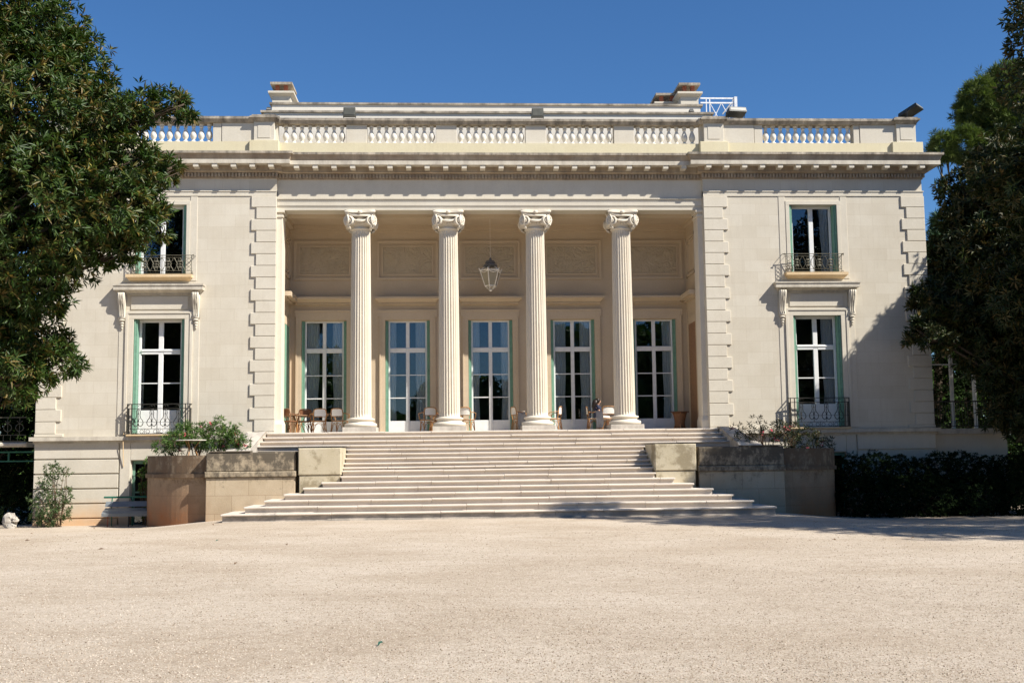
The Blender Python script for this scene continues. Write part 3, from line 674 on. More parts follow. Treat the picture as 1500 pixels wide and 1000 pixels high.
# window surrounds
e = MB(); hd = MB(); br = MB()
for s_ in (-1, 1):
    c = s_*(WX[0]+WX[1])/2; hw = .96
    # lower: moulded frame, outer strip, frieze, hood, consoles
    for k in (-1, 1):
        e.bbox(c+k*hw, c+k*(hw+.20), -.045, .02, .0, 4.41, .008); e.bbox(c+k*(hw+.20), c+k*(hw+.31), -.075, .02, .0, 4.61, .008); e.bbox(c+k*(hw+.31), c+k*(hw+.56), -.02, .02, 0, 5.4, .008)
    e.bbox(c-hw-.20, c+hw+.20, -.045, .02, 4.41, 4.61, .008); e.bbox(c-hw-.31, c+hw+.31, -.075, .02, 4.61, 4.70, .008)
    e.bbox(c-hw-.12, c+hw+.12, -.035, .02, 4.78, 5.28, .008)
    hd.box(c-1.55, c+1.55, -.06, .02, 5.33, 5.40); hd.frus(c-1.56, c+1.56, -.07, .02, 5.40, c-1.62, c+1.62, -.26, .02, 5.50); hd.box(c-1.68, c+1.68, -.33, .02, 5.50, 5.66); hd.box(c-1.71, c+1.71, -.36, .02, 5.66, 5.72)
    xx = c-1.5
    while xx < c+1.5: hd.box(xx, xx+.04, -.085, -.06, 5.34, 5.40); xx += .08
    for k in (-1, 1):
        bx_ = c+k*(hw+.435)
        P = [(.0, 5.40), (-.30, 5.40), (-.32, 5.30), (-.28, 5.15), (-.19, 4.98), (-.12, 4.78), (-.095, 4.60), (-.13, 4.50), (-.14, 4.44), (-.08, 4.40), (0, 4.40)]
        br.prism(P, bx_-.13, bx_+.13)
        for j in (-.075, 0, .075): br.tube([(bx_+j, p[0]-.006, p[1]) for p in P[1:8]], .022, 5)
        br.ball((bx_, -.09, 4.36), (.12, .08, .05), 8, 5); br.ball((bx_, -.07, 4.25), (.08, .06, .06), 8, 5); br.ball((bx_, -.06, 4.15), (.06, .05, .06), 8, 5); br.ball((bx_, -.05, 4.06), (.035, .04, .06), 6, 5)
    # upper
    for k in (-1, 1): e.bbox(c+k*hw, c+k*(hw+.15), -.04, .02, 6.1, 8.86, .008); e.bbox(c+k*(hw+.15), c+k*(hw+.42), -.02, .02, 5.88, 9.18, .008)
    e.bbox(c-hw-.15, c+hw+.15, -.04, .02, 8.86, 9.01, .008)
split(e, lambda x, z: (x > 0, z > 5.6), 'window_surround', 'stone', V); split(hd, side, 'window_hood', 'cornice', V); split(br, lambda x, z: (x > 0, abs(x) > 12.8), 'console_bracket', 'stone', V, True)
e = MB()
for s_ in (-1, 1):
    c = s_*(WX[0]+WX[1])/2; e.frus(c-1.13, c+1.13, -.12, .3, 5.88, c-1.22, c+1.22, -.30, .3, 5.99); e.box(c-1.24, c+1.24, -.32, .4, 5.99, 6.10)
split(e, side, 'window_sill', 'sill', V)
# balconies
def lower_balcony(c):
    r_ = MB(); yf = -.30; x0, x1 = c-1.16, c+1.16; z0, z1 = .0, 1.14
    r_.box(x0-.02, x1+.02, yf-.022, yf+.022, z1-.012, z1+.014)
    for xs_ in (x0, x1): r_.box(xs_-.02, xs_+.02, yf+.022, 0, z1-.012, z1+.014); r_.box(xs_-.012, xs_+.012, yf, 0, z1-.17, z1-.15); r_.box(xs_-.012, xs_+.012, yf, 0, z0+.02, z0+.045)
    r_.box(x0, x1, yf-.012, yf+.012, z1-.18, z1-.155); r_.box(x0, x1, yf-.012, yf+.012, z0+.02, z0+.045); r_.box(x0, x1, yf-.012, yf+.012, z0+.20, z0+.22); r_.box(x0, x1, yf-.006, yf+.006, z0+.45, z0+.462)
    for xs_ in (x0, x1, x0+.16, x1-.16): r_.box(xs_-.016, xs_+.016, yf-.016, yf+.016, z0-.03, z1)
    for xs_ in (x0, x1):
        for i in range(4): r_.box(xs_-.008, xs_+.008, yf+.06+i*.065, yf+.072+i*.065, z0+.03, z1-.16)
    n = 4; w_ = (x1-x0-.32)/n
    for i in range(n):
        m_ = x0+.16+w_*(i+.5)
        r_.tube([(m_, yf, z0+.22), (m_, yf, z1-.17)], .012, 4)
        for s_ in (-1, 1):
            pts = [(m_+s_*x_*w_, yf, z0+z_) for x_, z_ in ((.06, .94), (.12, .90), (.14, .82), (.12, .72), (.16, .62), (.30, .54), (.37, .45), (.32, .36), (.18, .30), (.06, .33), (.02, .40))]
            r_.tube(pts, .015, 4)
            r_.tube(arc(m_+s_*w_*.27, z0+.11, .07, 0, 360, 8, yf), .008, 4)
            r_.tube(arc(m_+s_*.05, z1-.09, .05, 0, 180, 6, yf), .008, 4)
        r_.tube([(m_-.05, yf, z0+.60), (m_, yf, z0+.50), (m_+.05, yf, z0+.60)], .012, 4); r_.ball((m_, yf, z0+.50), .035, 6, 4); r_.ball((m_, yf, z0+.38), .03, 6, 4); r_.ball((m_, yf, z0+.78), .03, 6, 4)
        r_.box(m_+w_/2-.008, m_+w_/2+.008, yf-.008, yf+.008, z0+.03, z0+.22)
    o = r_.build('balcony_railing', 'iron', V)
    MB().bbox(x0-.04, x1+.04, -.33, .0, -.058, .0, .01).build('balcony_slab', 'sill', V)
    return o
def upper_balcony(c):
    r_ = MB(); yf = -.23; x0, x1 = c-1.12, c+1.12; z0, z1 = 6.14, 6.84
    r_.tube([(x0-.1, 0, z1), (x0-.09, yf, z1), (x1+.09, yf, z1), (x1+.1, 0, z1)], .014, 5)
    for z_ in (z1-.09, z0+.10, z0): r_.tube([(x0, 0, z_), (x0, yf, z_), (x1, yf, z_), (x1, 0, z_)], .009, 4)
    for xs_ in (x0, x1, x0+.22, x1-.22, c): r_.tube([(xs_, yf, z0-.04), (xs_, yf, z1)], .013, 4)
    for s_ in (-1, 1): r_.tube([(c+s_*1.12, yf, z0), (c+s_*1.17, yf-.03, z0+.02), (c+s_*1.19, yf-.04, z0-.05)], .015, 4); r_.tube([(c+s_*1.12, yf, z1), (c+s_*1.2, yf-.06, z1+.01), (c+s_*1.18, yf-.02, z1-.08)], .015, 4)
    n = 4; w_ = (x1-x0-.44)/n; za, zb = z0+.1, z1-.09; zm = (za+zb)/2
    for i in range(n):
        a = x0+.22+w_*i; m_ = a+w_/2
        for s_ in (-1, 1):
            r_.tube([(m_+s_*w_*.48, yf, zb), (m_+s_*w_*.18, yf, zm), (m_+s_*w_*.48, yf, za)], .012, 4)
            r_.tube([(m_+s_*.02, yf, zb), (m_+s_*w_*.30, yf, zm), (m_+s_*.02, yf, za)], .010, 4)
            r_.ball((m_, yf, zm+s_*.11), (.075, .015, .05), 8, 4)
        r_.ball((m_, yf, zm), (.06, .02, .035), 8, 4)
    for s_ in (-1, 1):
        for k in range(3): r_.tube(arc(c+s_*(1.12-.11), za+.08+k*.16, .07, 0, 360, 8, yf), .009, 4)
    return r_.build('balcony_railing', 'ironold', V)
for s_ in (-1, 1): lower_balcony(s_*12.7); upper_balcony(s_*12.7)
MB().tube([(-14.02, -.09, -1.2), (-14.02, -.2, -.33), (-14.02, -.2, -.02), (-14.02, -.03, .15)], .018, 5).build('drain_pipe', 'sill', V)

# ------------------------------------------------------------------ front steps
ST = empty('staircase', (0, -3.4, -3.0)); tag(ST, 'broad flight of worn pale stone steps climbing to the portico', 'stairs')
zk = [0, -.165, -.33, -.495, -.655, -.815, -.98, -1.145, -1.295, -1.415, -1.605, -1.79, -1.975, -2.16, -2.35, -2.545, -2.75]
ext = [8.55, 8.65, 8.76, 8.86, 5.46, 5.46, 5.46, 5.46, 5.46, 5.46, 5.46, 6.07, 6.65, 7.24, 7.83, 8.43, 9.1]
def wavy_step(k):
    x_, zt, zb = ext[k], zk[k], (zk[k+1] if k < 16 else -3.15)
    yf = -.5-.36*k; mb = MB(); r2 = random.Random(k)
    yb = yf+.5 if k < 10 else -3.0
    if k == 10: yb = -3.0
    nose = .08
    # nosing slab + riser, cut in a few blocks with tiny offsets
    xs_ = [-x_]; 
    while xs_[-1] < x_-2.2: xs_.append(xs_[-1]+r2.uniform(1.3, 2.4))
    xs_.append(x_)
    for i in range(len(xs_)-1):
        a, b_ = xs_[i]+.004, xs_[i+1]-.004; dz = r2.uniform(-.008, .006); dy = r2.uniform(-.014, .014)
        ea = .04 if i == 0 else 0; eb = .04 if i == len(xs_)-2 else 0
        mb.bbox(a-ea, b_+eb, yf-nose+dy, yb, zt-.06+dz, zt+dz, .014)
        mb.box(a, b_, yf+.01, yb, zb-.05, zt-.061+dz)
    return mb
for k in range(17): wavy_step(k).build('step', 'step', ST)
# pedestals + terrace walls + curved planters
for s_ in (-1, 1):
    side = 'left' if s_ < 0 else 'right'
    P_ = empty('stone_pedestal', (s_*6.2, -3.7, -2.0))
    tag(P_, 'lichen-stained stone block standing beside the %s' % ('steps, on the sunny side near the oleander table' if s_ < 0 else 'steps, half in tree shadow'), 'pedestal')
    a, b_ = sorted((s_*5.48, s_*6.95)); m_ = MB().bbox(a, b_, -4.12, -2.2, -1.55, -.62, .03); m_.build('block', 'oldped', P_)
    MB().bbox(a+.03, b_-.03, -4.08, -2.2, -2.2, -1.555, .02).build('base', 'oldped', P_)
    W_ = empty('terrace_wall', (s_*9.5, -3.5, -3.1))
    tag(W_, 'weathered stone terrace wall, %s' % ('blackened on top, with an orange-stained curved end lit by the sun' if s_ < 0 else 'curving round in the deep shade of the trees'), 'wall')
    a, b_ = sorted((s_*7.06, s_*10.12))
    MB().bbox(a, b_, -4.0, -3.2, -3.6, -1.60, .02).build('wall_face', 'old', W_)
    a2, b2 = sorted((s_*7.02, s_*10.16)); MB().bbox(a2, b2, -4.07, -3.2, -1.598, -1.40, .03).build('ledge', 'old', W_)
    cpg = MB(); cpg.bbox(a, b_, -4.0, -3.3, -1.398, -.74, .03)
    q0, q1 = sorted((s_*8.6, s_*10.0)); cpg.bbox(q0, q1, -4.03, -3.6, -.738, -.69, .02); cpg.build('parapet', 'old', W_)
    def ring(ri, ro, z0, z1, name):
        mb = MB(); N = 20; v = []; cx_, cy_ = s_*10.1, -1.15
        for i in range(N+1):
            a_ = rad(-92+ 92*i/N)
            for (R_, z_) in ((ri, z0), (ro, z0), (ro, z1), (ri, z1)): v.append((cx_+s_*R_*math.cos(a_)*1.06, cy_+R_*math.sin(a_), z_))
        f = [];
        for i in range(N):
            for k in range(4): f.append((i*4+k, i*4+(k+1) % 4, (i+1)*4+(k+1) % 4, (i+1)*4+k))
        f += [(0, 3, 2, 1), (N*4, N*4+1, N*4+2, N*4+3)]
        mb.add(v, f); mb.box(s_*12.5 if s_ > 0 else -12.85, 12.85 if s_ > 0 else -12.5, -1.14, -.2, z0, z1)
        return mb.build(name, 'old', W_)
    ring(2.2, 2.50, -3.7, -1.6, 'curved_wall'); ring(2.2, 2.58, -1.598, -1.46, 'ledge'); ring(2.2, 2.52, -1.458, -.82, 'curved_parapet')
    sb = MB(); sb.box(s_*8.9, s_*10.1, -3.3, -.2, -3, -.95); sb.prism([(s_*10.1, -3.25), (s_*11.4, -3.0), (s_*12.4, -2.0), (s_*12.5, -.2), (s_*10.1, -.2)], -3, -.95, 'z'); tag(sb.build('planter_soil', 'soil'), kind='structure')
    # sloping cheek stone beside the upper steps
    ck = MB(); x0, x1 = sorted((s_*8.68, s_*9.45))
    ck.add([(s_*8.62, -.3, -1.0), (s_*9.4, -.3, -1.0), (s_*9.4, -.3, .04), (s_*8.62, -.3, .06), (s_*8.6, -.75, .06), (s_*9.25, -.8, -.02),
            (s_*8.85, -2.6, -.62), (s_*9.7, -2.7, -.66), (s_*8.9, -2.75, -1.0), (s_*9.75, -2.85, -1.0)],
           [(0, 1, 2, 3), (3, 2, 5, 4), (4, 5, 7, 6), (6, 7, 9, 8), (0, 8, 9, 1), (0, 3, 4, 6, 8), (1, 9, 7, 5, 2)])
    tag(ck.build('cheek_stone', 'scroll'), 'sloping grey worn stone beside the top steps, %s' % ('left end next to the oleanders' if s_ < 0 else 'right end in shadow'), 'stone')

# ------------------------------------------------------------------ leaves
def leaf_mesh(name, mat, P, N, nl, L, W, spread, seed, parent=None, droop=.15, curl=.15, rbias=None, smooth=False):
    """P,N: (n,3) whorl centres and axes; every whorl carries nl leaves (folded lozenges)"""
    rg = np.random.default_rng(seed); n = len(P)
    P = np.repeat(P, nl, 0); N = np.repeat(N, nl, 0); m_ = len(P)
    h = np.tile(np.array([[0., 0, 1]]), (m_, 1)); h[np.abs(N[:, 2]) > .9] = (1, 0, 0)
    A = np.cross(N, h); A /= np.linalg.norm(A, axis=1)[:, None]; B = np.cross(N, A)
    ph = (np.tile(np.arange(nl), n)*2.399 + np.repeat(rg.uniform(0, 6.28, n), nl) + rg.normal(0, .25, m_))[:, None]
    th = np.clip(rg.normal(spread[0], spread[1], m_), .1, 2.2)[:, None]
    D = N*np.cos(th) + (A*np.cos(ph)+B*np.sin(ph))*np.sin(th); D[:, 2] -= droop; D /= np.linalg.norm(D, axis=1)[:, None]
    side = np.cross(D, N); sl_ = np.linalg.norm(side, axis=1); side[sl_ < 1e-3] = A[sl_ < 1e-3]; side /= np.linalg.norm(side, axis=1)[:, None]
    up = np.cross(side, D)
    Ls = (L*rg.uniform(.7, 1.2, m_))[:, None]; Ws = (W*rg.uniform(.8, 1.15, m_))[:, None]
    base = P + D*Ls*.08
    v0 = base; v1 = base + D*Ls*.5 + side*Ws*.5 + up*Ws*.25; v2 = base + D*Ls - up*Ls*curl; v3 = base + D*Ls*.5 - side*Ws*.5 + up*Ws*.25; v4 = base + D*Ls*.52
    V_ = np.stack([v0, v1, v2, v3], 1).reshape(-1, 3)
    F_ = (np.arange(m_)[:, None]*4 + np.array([[0, 1, 2, 0, 2, 3]])).reshape(-1)
    if parent is not None: V_ = V_ - np.array(parent.location)
    me = bpy.data.meshes.new(name); me.vertices.add(len(V_)); me.vertices.foreach_set('co', V_.astype(np.float32).ravel())
    me.loops.add(len(F_)); me.loops.foreach_set('vertex_index', F_.astype(np.int32)); nf = len(F_)//3
    me.polygons.add(nf); me.polygons.foreach_set('loop_start', (np.arange(nf)*3).astype(np.int32)); me.polygons.foreach_set('loop_total', np.full(nf, 3, np.int32))
    me.update(calc_edges=True)
    at_ = me.attributes.new('rnd', 'FLOAT', 'FACE'); rr = rg.uniform(0, 1, n)**1.0
    rr = np.clip(np.repeat(rr, nl)*.6 + rg.uniform(0, .45, m_), 0, 1)
    at_.data.foreach_set('value', np.repeat(rr, 2).astype(np.float32))
    me.materials.append(M[mat])
    o = bpy.data.objects.new(name, me); C.objects.link(o)
    if parent is not None: o.parent = parent
    return o
def shell(blobs, dens, seed, inner=.25, up=.35, lump=.18, tuft=0):
    """points scattered over the surface (and a little inside) of ellipsoids"""
    rg = np.random.default_rng(seed); Ps = []; Ns = []
    cs = np.array([b[:3] for b in blobs]); rs = np.array([b[3] if isinstance(b[3], (tuple, list)) else (b[3],)*3 for b in blobs], float)
    for i in range(len(blobs)):
        r_ = rs[i]; n = int(dens*4*math.pi*(np.prod(r_)**(2/3)))
        d = rg.normal(size=(n, 3)); d /= np.linalg.norm(d, axis=1)[:, None]
        q = 1 + lump*np.sin(d[:, 0]*7+i)*np.sin(d[:, 1]*6+2*i)*np.sin(d[:, 2]*8+i*3)
        rad_ = np.where(rg.uniform(size=n) < inner, rg.uniform(.45, .9, n), rg.uniform(.86, 1.06, n))*q
        p = cs[i] + d*r_*rad_[:, None]
        # drop what lies deep inside other blobs
        keep = np.ones(n, bool)
        for j in range(len(blobs)):
            if j != i: keep &= ~((np.linalg.norm((p-cs[j])/rs[j], axis=1)) < .62)
        if tuft:
            K = max(6, int(n/tuft)); q_ = rg.integers(0, n, K); cc = p[q_]; own = rg.integers(0, K, n); mv = rg.uniform(size=n) < .8
            sg = .17*np.clip(r_.mean(), .5, 1.4)
            p2 = cc[own] + rg.normal(0, 1, (n, 3))*sg; d = np.where(mv[:, None], d[q_][own], d); p = np.where(mv[:, None], p2, cs[i] + (p-cs[i])*.86)
        nn_ = d/r_; nn_ /= np.linalg.norm(nn_, axis=1)[:, None]; nn_ = nn_ + rg.normal(0, .35, (n, 3)); nn_[:, 2] += up; nn_ /= np.linalg.norm(nn_, axis=1)[:, None]
        Ps.append(p[keep]); Ns.append(nn_[keep])
    return np.concatenate(Ps), np.concatenate(Ns)
def branches(mb, base, top, blobs, r0, seed):
    rg = random.Random(seed); base = Vector(base); top = Vector(top)
    tr = [base.lerp(top, i/6)+Vector((rg.uniform(-.12, .12), rg.uniform(-.12, .12), 0))*(i > 0) for i in range(7)]
    mb.tube(tr, [r0*(1-.11*i) for i in range(7)], 10)
    for b_ in blobs:
        c = Vector(b_[:3]); k = min(6, max(1, int(6*(c.z-base.z)/(top.z-base.z)*.7))); s0 = tr[k]
        mid = s0.lerp(c, .5)+Vector((rg.uniform(-.3, .3), rg.uniform(-.3, .3), rg.uniform(-.1, .4)))
        mb.tube([s0, mid, c], [r0*.35, r0*.2, r0*.06], 6)
        rr = b_[3] if not isinstance(b_[3], (tuple, list)) else b_[3][0]
        for _ in range(4):
            e_ = c+Vector((rg.uniform(-1, 1), rg.uniform(-1, 1), rg.uniform(-.6, 1)))*rr*.75; mb.tube([mid.lerp(c, .6), e_], [r0*.08, .01], 4)
def px(p, y, Y, r, f=(1, 1, 1)):
    c = at(p, y, Y); s_ = (Y+44)/FPX; return (c.x, c.y, c.z, (r*s_*f[0], r*s_*f[1], r*s_*f[2]))
def tree(name, label, cat, base, top, blobs, mat, dens, nl, L, W, seed, spread=(.95, .3), r0=.4, group=None, inner=.25, droop=.15, extra=None, lump=.18, tuft=0):
    T = empty(name, base); tag(T, label, cat, group)
    mb = MB(); branches(mb, base, top, blobs, r0, seed); mb.build('trunk', 'bark', T, True)
    P, N = shell(blobs, dens, seed, inner, lump=lump, tuft=tuft)
    leaf_mesh('crown', mat, P, N, nl, L, W, spread, seed, T, droop)
    return T
# big evergreen, left foreground
LB = [px(*a) for a in [
 (62, 60, -14, 62), (0, 20, -13, 85), (95, 85, -14.5, 42), (30, 160, -15, 100), (124, 128, -13.5, 44), (160, 160, -14.5, 40), (200, 158, -14, 31), (243, 152, -13.6, 27), (270, 153, -14, 16),
 (130, 215, -13, 62), (180, 240, -14.5, 44), (222, 248, -13.5, 31), (252, 246, -14, 19), (100, 290, -13.5, 75), (165, 300, -14.5, 55), (198, 300, -13.2, 40), (212, 330, -13.6, 30), (150, 352, -13.8, 40), (98, 355, -13, 52), (190, 362, -13.6, 17),
 (30, 300, -15, 105), (40, 400, -14, 62), (62, 440, -13.6, 34), (15, 470, -13, 62), (60, 510, -13.2, 34), (92, 528, -13, 30), (55, 545, -13.4, 26), (20, 540, -14, 40), (-20, 560, -13, 50),
 (-90, 60, -15, 120), (-110, 220, -14, 130), (-90, 380, -14, 120), (-80, 500, -13, 90), (-40, -60, -14, 100), (-20, 250, -12, 90)]]
tree('evergreen_tree', 'large glossy dark green tree overhanging the left wing of the villa, in the foreground', 'tree', (-17.2, -13.5, gz(-17.2, -13.5)), (-15.5, -14, 8.5), LB, 'leafmag', 27, 9, .235, .052, 11, lump=.3, tuft=9, spread=(.8, .32), r0=.42)
# evergreen right of the villa
RB = [px(*a) for a in [
 (1480, 232, .2, 42), (1526, 292, -2.8, 46), (1500, 262, .3, 50), (1437, 262, .5, 34), (1405, 275, .6, 26), (1440, 310, .4, 48), (1404, 318, .6, 24), (1508, 360, -2.6, 52), (1480, 340, .5, 60), (1420, 375, .3, 46), (1392, 370, .8, 26), (1400, 420, 0, 34),
 (1372, 445, -1.5, 30), (1352, 436, -2.0, 17), (1410, 470, -2, 40), (1368, 486, -2.6, 28), (1345, 484, -2.8, 17), (1450, 430, -1.2, 60), (1490, 460, -2.5, 60), (1440, 500, -2.2, 42), (1470, 540, -2, 46), (1500, 590, -2, 50),
 (1560, 250, -.2, 90), (1560, 318, -3, 68), (1560, 420, -3, 105), (1570, 560, -2.5, 80), (1660, 340, -3, 100), (1650, 480, -3, 110)]] + [(18.4, -9, 6.5, 1.9), (19.5, -8, 4.5, 2.), (17.4, -7.4, 4.4, 1.2), (19, -10, 8.6, 1.8), (16.9, -9.6, 7.4, 1.0), (20.5, -9, 6.5, 2.2)] + [(X_+5.1, -3.2, z_+5.8, r_) for X_, z_, r_ in ((16.9, 3.7, 1.1), (16.0, 2.8, 1.0), (15.2, 2.6, .9), (14.7, 1.7, 1.), (13.9, .7, 1.1), (12.9, .1, .8), (16.8, 1.6, 1.), (15.3, -.2, .9))] + [(X_+8, Y_-5, z_+9.1, r_) for X_, Y_, z_, r_ in ((8.0, -4, -1.3, .7), (9.3, -4, -1.9, .9), (10.4, -4, -1.3, 1.1), (11.8, -3.5, -2, 1.2), (12.7, -2.5, -1.5, 1.1), (10.6, -4, -2.8, 1.), (9.2, -1.5, -.2, .8))]
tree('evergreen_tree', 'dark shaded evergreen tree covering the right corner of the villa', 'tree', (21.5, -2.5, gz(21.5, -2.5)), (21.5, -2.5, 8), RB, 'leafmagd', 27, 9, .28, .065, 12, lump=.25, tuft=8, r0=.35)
# its taller neighbour, mostly outside the frame, whose boughs show top right and whose shadow falls on the gravel
SB = [px(1503, 18, -14, 30), px(1497, 128, -14, 36), px(1530, 60, -14, 50)] + [(X_+1.6, Y_-2.2, z_, r_) for X_, Y_, z_, r_ in [(20, -17, 8, 4.0), (18, -15.5, 10, 2.4), (21, -14, 8.5, 4), (23, -18, 10, 4.5), (20, -20.5, 6.5, 3.6), (18.5, -19.2, 5.2, 2.4), (24, -12, 6, 4), (21.5, -12.5, 4.5, 3.0), (26, -10, 8, 4), (20, -16, 12.5, 3.0), (17.5, -13.5, 6.5, 1.8)]]
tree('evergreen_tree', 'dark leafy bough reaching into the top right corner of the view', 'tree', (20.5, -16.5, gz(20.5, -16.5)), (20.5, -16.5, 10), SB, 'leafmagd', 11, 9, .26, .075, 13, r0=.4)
# pines behind
PB = [px(*a) for a in [(1440, 150, 12, 34), (1428, 175, 12, 26), (1480, 130, 12.5, 36), (1470, 180, 12, 44), (1500, 215, 12, 60), (1415, 215, 11, 26), (1385, 215, 11, 20), (1375, 222, 11.5, 14), (1445, 230, 11, 30), (1530, 160, 13, 60)]]
tree('pine_tree', 'fluffy bright green pine rising behind the dark tree on the right', 'tree', (24.5, 12, -3.6), (24.5, 12, 12), PB, 'needle', 26, 18, .36, .018, 21, spread=(.75, .4), lump=.35, r0=.3, droop=0)
PB = [px(*a) for a in [(1375, 400, 8, 34), (1390, 360, 8, 30), (1410, 400, 9, 50), (1370, 440, 8, 24), (1450, 360, 9, 60), (1400, 460, 9, 30), (1480, 430, 9, 60), (1385, 328, 8, 16)]]
tree('conifer_tree', 'bluish green conifer showing between the villa corner and the dark tree', 'tree', (21, 8.5, -3.6), (21.5, 8.5, 8), PB, 'needled', 24, 16, .36, .02, 22, spread=(.75, .4), lump=.35, r0=.3, droop=0)
GB = [px(*a) for a in [(1395, 540, 14, 34), (1440, 560, 14, 34), (1420, 500, 14, 26), (1480, 520, 14, 50), (1410, 590, 14, 40), (1470, 600, 14, 40), (1530, 560, 14, 60)]]
tree('leafy_tree', 'green tree seen through the white posts of the shaded veranda', 'tree', (23, 14, -3.6), (23, 14, 3.5), GB, 'oleander', 12, 7, .16, .06, 23, r0=.25)
DB = [(19.2+i*1.5, 5.5+.6*(i % 2), z_, (1.15, 1.0, 1.2)) for i in range(5) for z_ in (-2.6, -.8)] + [(20.8+i*1.5, 5.5, z_, (1.15, 1, 1.2)) for i in range(4) for z_ in (1.2, 3., 4.6)] + [(18.9, 7.0, 4.6, 1.0), (19.6, 6.5, 5.6, 1.2)]
tree('shade_tree', 'dark tree in deep shade behind the veranda railing right of the villa', 'tree', (22.5, 5.8, -3.7), (22.5, 5.8, 3), DB, 'hedge', 22, 7, .17, .06, 25, r0=.22)
LBk = [(-22.5, 9, 2, 3.2), (-20.5, 10, -1.5, 2.4), (-24, 8, 5.5, 3), (-21, 9, 4.6, 2.2)] + [px(*a) for a in [(10, 560, 6, 60), (-30, 600, 6, 60), (40, 600, 7, 34), (20, 640, 8, 30), (-40, 500, 6, 70), (30, 520, 6, 40), (-20, 690, 7, 50), (25, 690, 9, 30)]]
tree('shade_tree', 'dark tree filling the gap left of the villa corner behind the iron railing', 'tree', (-21.5, 7, -3.7), (-21.5, 7, 4), LBk, 'hedge', 16, 7, .16, .055, 24, r0=.25)

def shrub(name, label, cat, base, blobs, mat, dens, nl, L, W, seed, stems=8, group=None, flowers=0, spread=(.9, .35), up=.5):
    T = empty(name, base); tag(T, label, cat, group); rg = random.Random(seed)
    mb = MB()
    for b_ in blobs:
        for _ in range(3):
            e_ = Vector(b_[:3])+Vector((rg.uniform(-.7, .7), rg.uniform(-.7, .7), rg.uniform(0, .9)))*(b_[3] if not isinstance(b_[3], (tuple, list)) else b_[3][0])
            s0 = Vector(base)+Vector((rg.uniform(-.15, .15), rg.uniform(-.1, .1), 0)); mb.tube([s0, s0.lerp(e_, .5)+Vector((rg.uniform(-.08, .08), 0, .08)), e_], [.02, .014, .006], 4)
    mb.build('stem', 'twig', T)
    P, N = shell(blobs, dens, seed, .45, up); leaf_mesh('foliage', mat, P, N, nl, L, W, spread, seed, T, .05)
    if flowers:
        Q = P[np.random.default_rng(seed+5).choice(len(P), flowers, False)]; Q = Q+np.array([0, -.1, .05])
        rg2 = np.random.default_rng(seed); Pf = np.repeat(Q, 5, 0)+rg2.normal(0, .035, (len(Q)*5, 3)); Nf = np.tile(np.array([[0, -.8, .6]]), (len(Pf), 1))
        leaf_mesh('blossom', 'petal', Pf, Nf, 4, .035, .032, (1.1, .2), seed, T, 0)
    return T
def sb(p, y, Y, r): return px(p, y, Y, r)
# oleanders in the planters
OL = [
 ('flowering oleander at the left end of the sunny planter, beside the balcony', (-11.6, -2.3), [(238, 652, 8, 12), (256, 648, 8, 16)], 1),
 ('flowering oleander with a red bloom just behind the white round table', (-10.9, -1.9), [(272, 636, 0, 15), (292, 640, 0, 19), (285, 626, 0, 10)], 3),
 ('tall oleander with upright leafy tips in the middle of the sunny planter', (-10.0, -2.1), [(318, 640, 0, 20), (320, 620, 0, 9), (337, 646, 0, 16)], 2),
 ('oleander with pink blooms touching the grey cheek stone left of the steps', (-9.4, -2.4), [(345, 644, 0, 12), (355, 651, 0, 10), (343, 624, 0, 6)], 5)]
for i, (lb, (bx0, by0), bl, fl) in enumerate(OL):
    shrub('oleander', lb, 'shrub', (bx0, by0, -.97), [sb(p, y, by0, r_) for p, y, _, r_ in bl], 'oleander', 42, 7, .17, .026, 40+i, flowers=fl, group='oleanders in the two planters', spread=(.7, .3))
OR_ = [
 ('sparse oleander with open twigs right of the steps, against the sunlit wall', (9.9, -2.2), [(1095, 642, 0, 17), (1108, 622, 0, 13), (1078, 632, 0, 11), (1124, 634, 0, 12)], 3),
 ('shaded oleander with a red bloom left of the lower right balcony', (11.0, -2.2), [(1150, 642, 0, 20), (1140, 624, 0, 11), (1162, 630, 0, 10)], 5),
 ('low shaded oleander in front of the lower right balcony', (12.0, -1.9), [(1185, 645, 0, 19), (1210, 652, 0, 13)], 2)]
for i, (lb, (bx0, by0), bl, fl) in enumerate(OR_):
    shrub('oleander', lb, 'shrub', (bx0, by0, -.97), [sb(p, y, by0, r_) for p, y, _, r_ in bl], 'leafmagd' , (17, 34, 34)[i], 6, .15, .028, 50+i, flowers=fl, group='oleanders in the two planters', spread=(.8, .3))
shrub('young_shrub', 'tall loose green shrub growing against the rusticated base left of the bench', 'shrub', (-16.2, -.75, gz(-16.2, -.75)), [sb(*a) for a in [(78, 690, -.8, 13), (72, 710, -.8, 15), (62, 735, -.8, 17), (75, 755, -.8, 18), (95, 725, -.8, 11), (92, 748, -.8, 14), (98, 690, -.8, 6), (55, 758, -.8, 10)]], 'shrub', 36, 6, .13, .034, 61)
HB = []
for i in range(13): HB.append((13.4+i*.85, -2.0-.5*(i % 2), gz(14, -2)+.62, (.8, .8, .9))); HB.append((13.5+i*.85, -1.5, gz(14, -2)+1.55+.12*math.sin(i*1.7), (.75, .7, .72)))
shrub('hedge', 'low dark hedge along the wall right of the curved terrace wall', 'hedge', (17.5, -1.8, gz(17.5, -1.8)), HB, 'hedge', 70, 7, .11, .04, 71, up=.6)
HB = []
for i in range(5): HB.append((-18.6-i*.8, 1.6, -2.7, (.8, .8, 1.0))); HB.append((-18.5-i*.8, 2.2, -1.7, (.7, .7, .8)))
shrub('hedge', 'black-green bush in deep shade at the left edge beside the villa corner', 'hedge', (-20, 2, -3.6), HB, 'hedge', 60, 7, .11, .04, 72, up=.6)
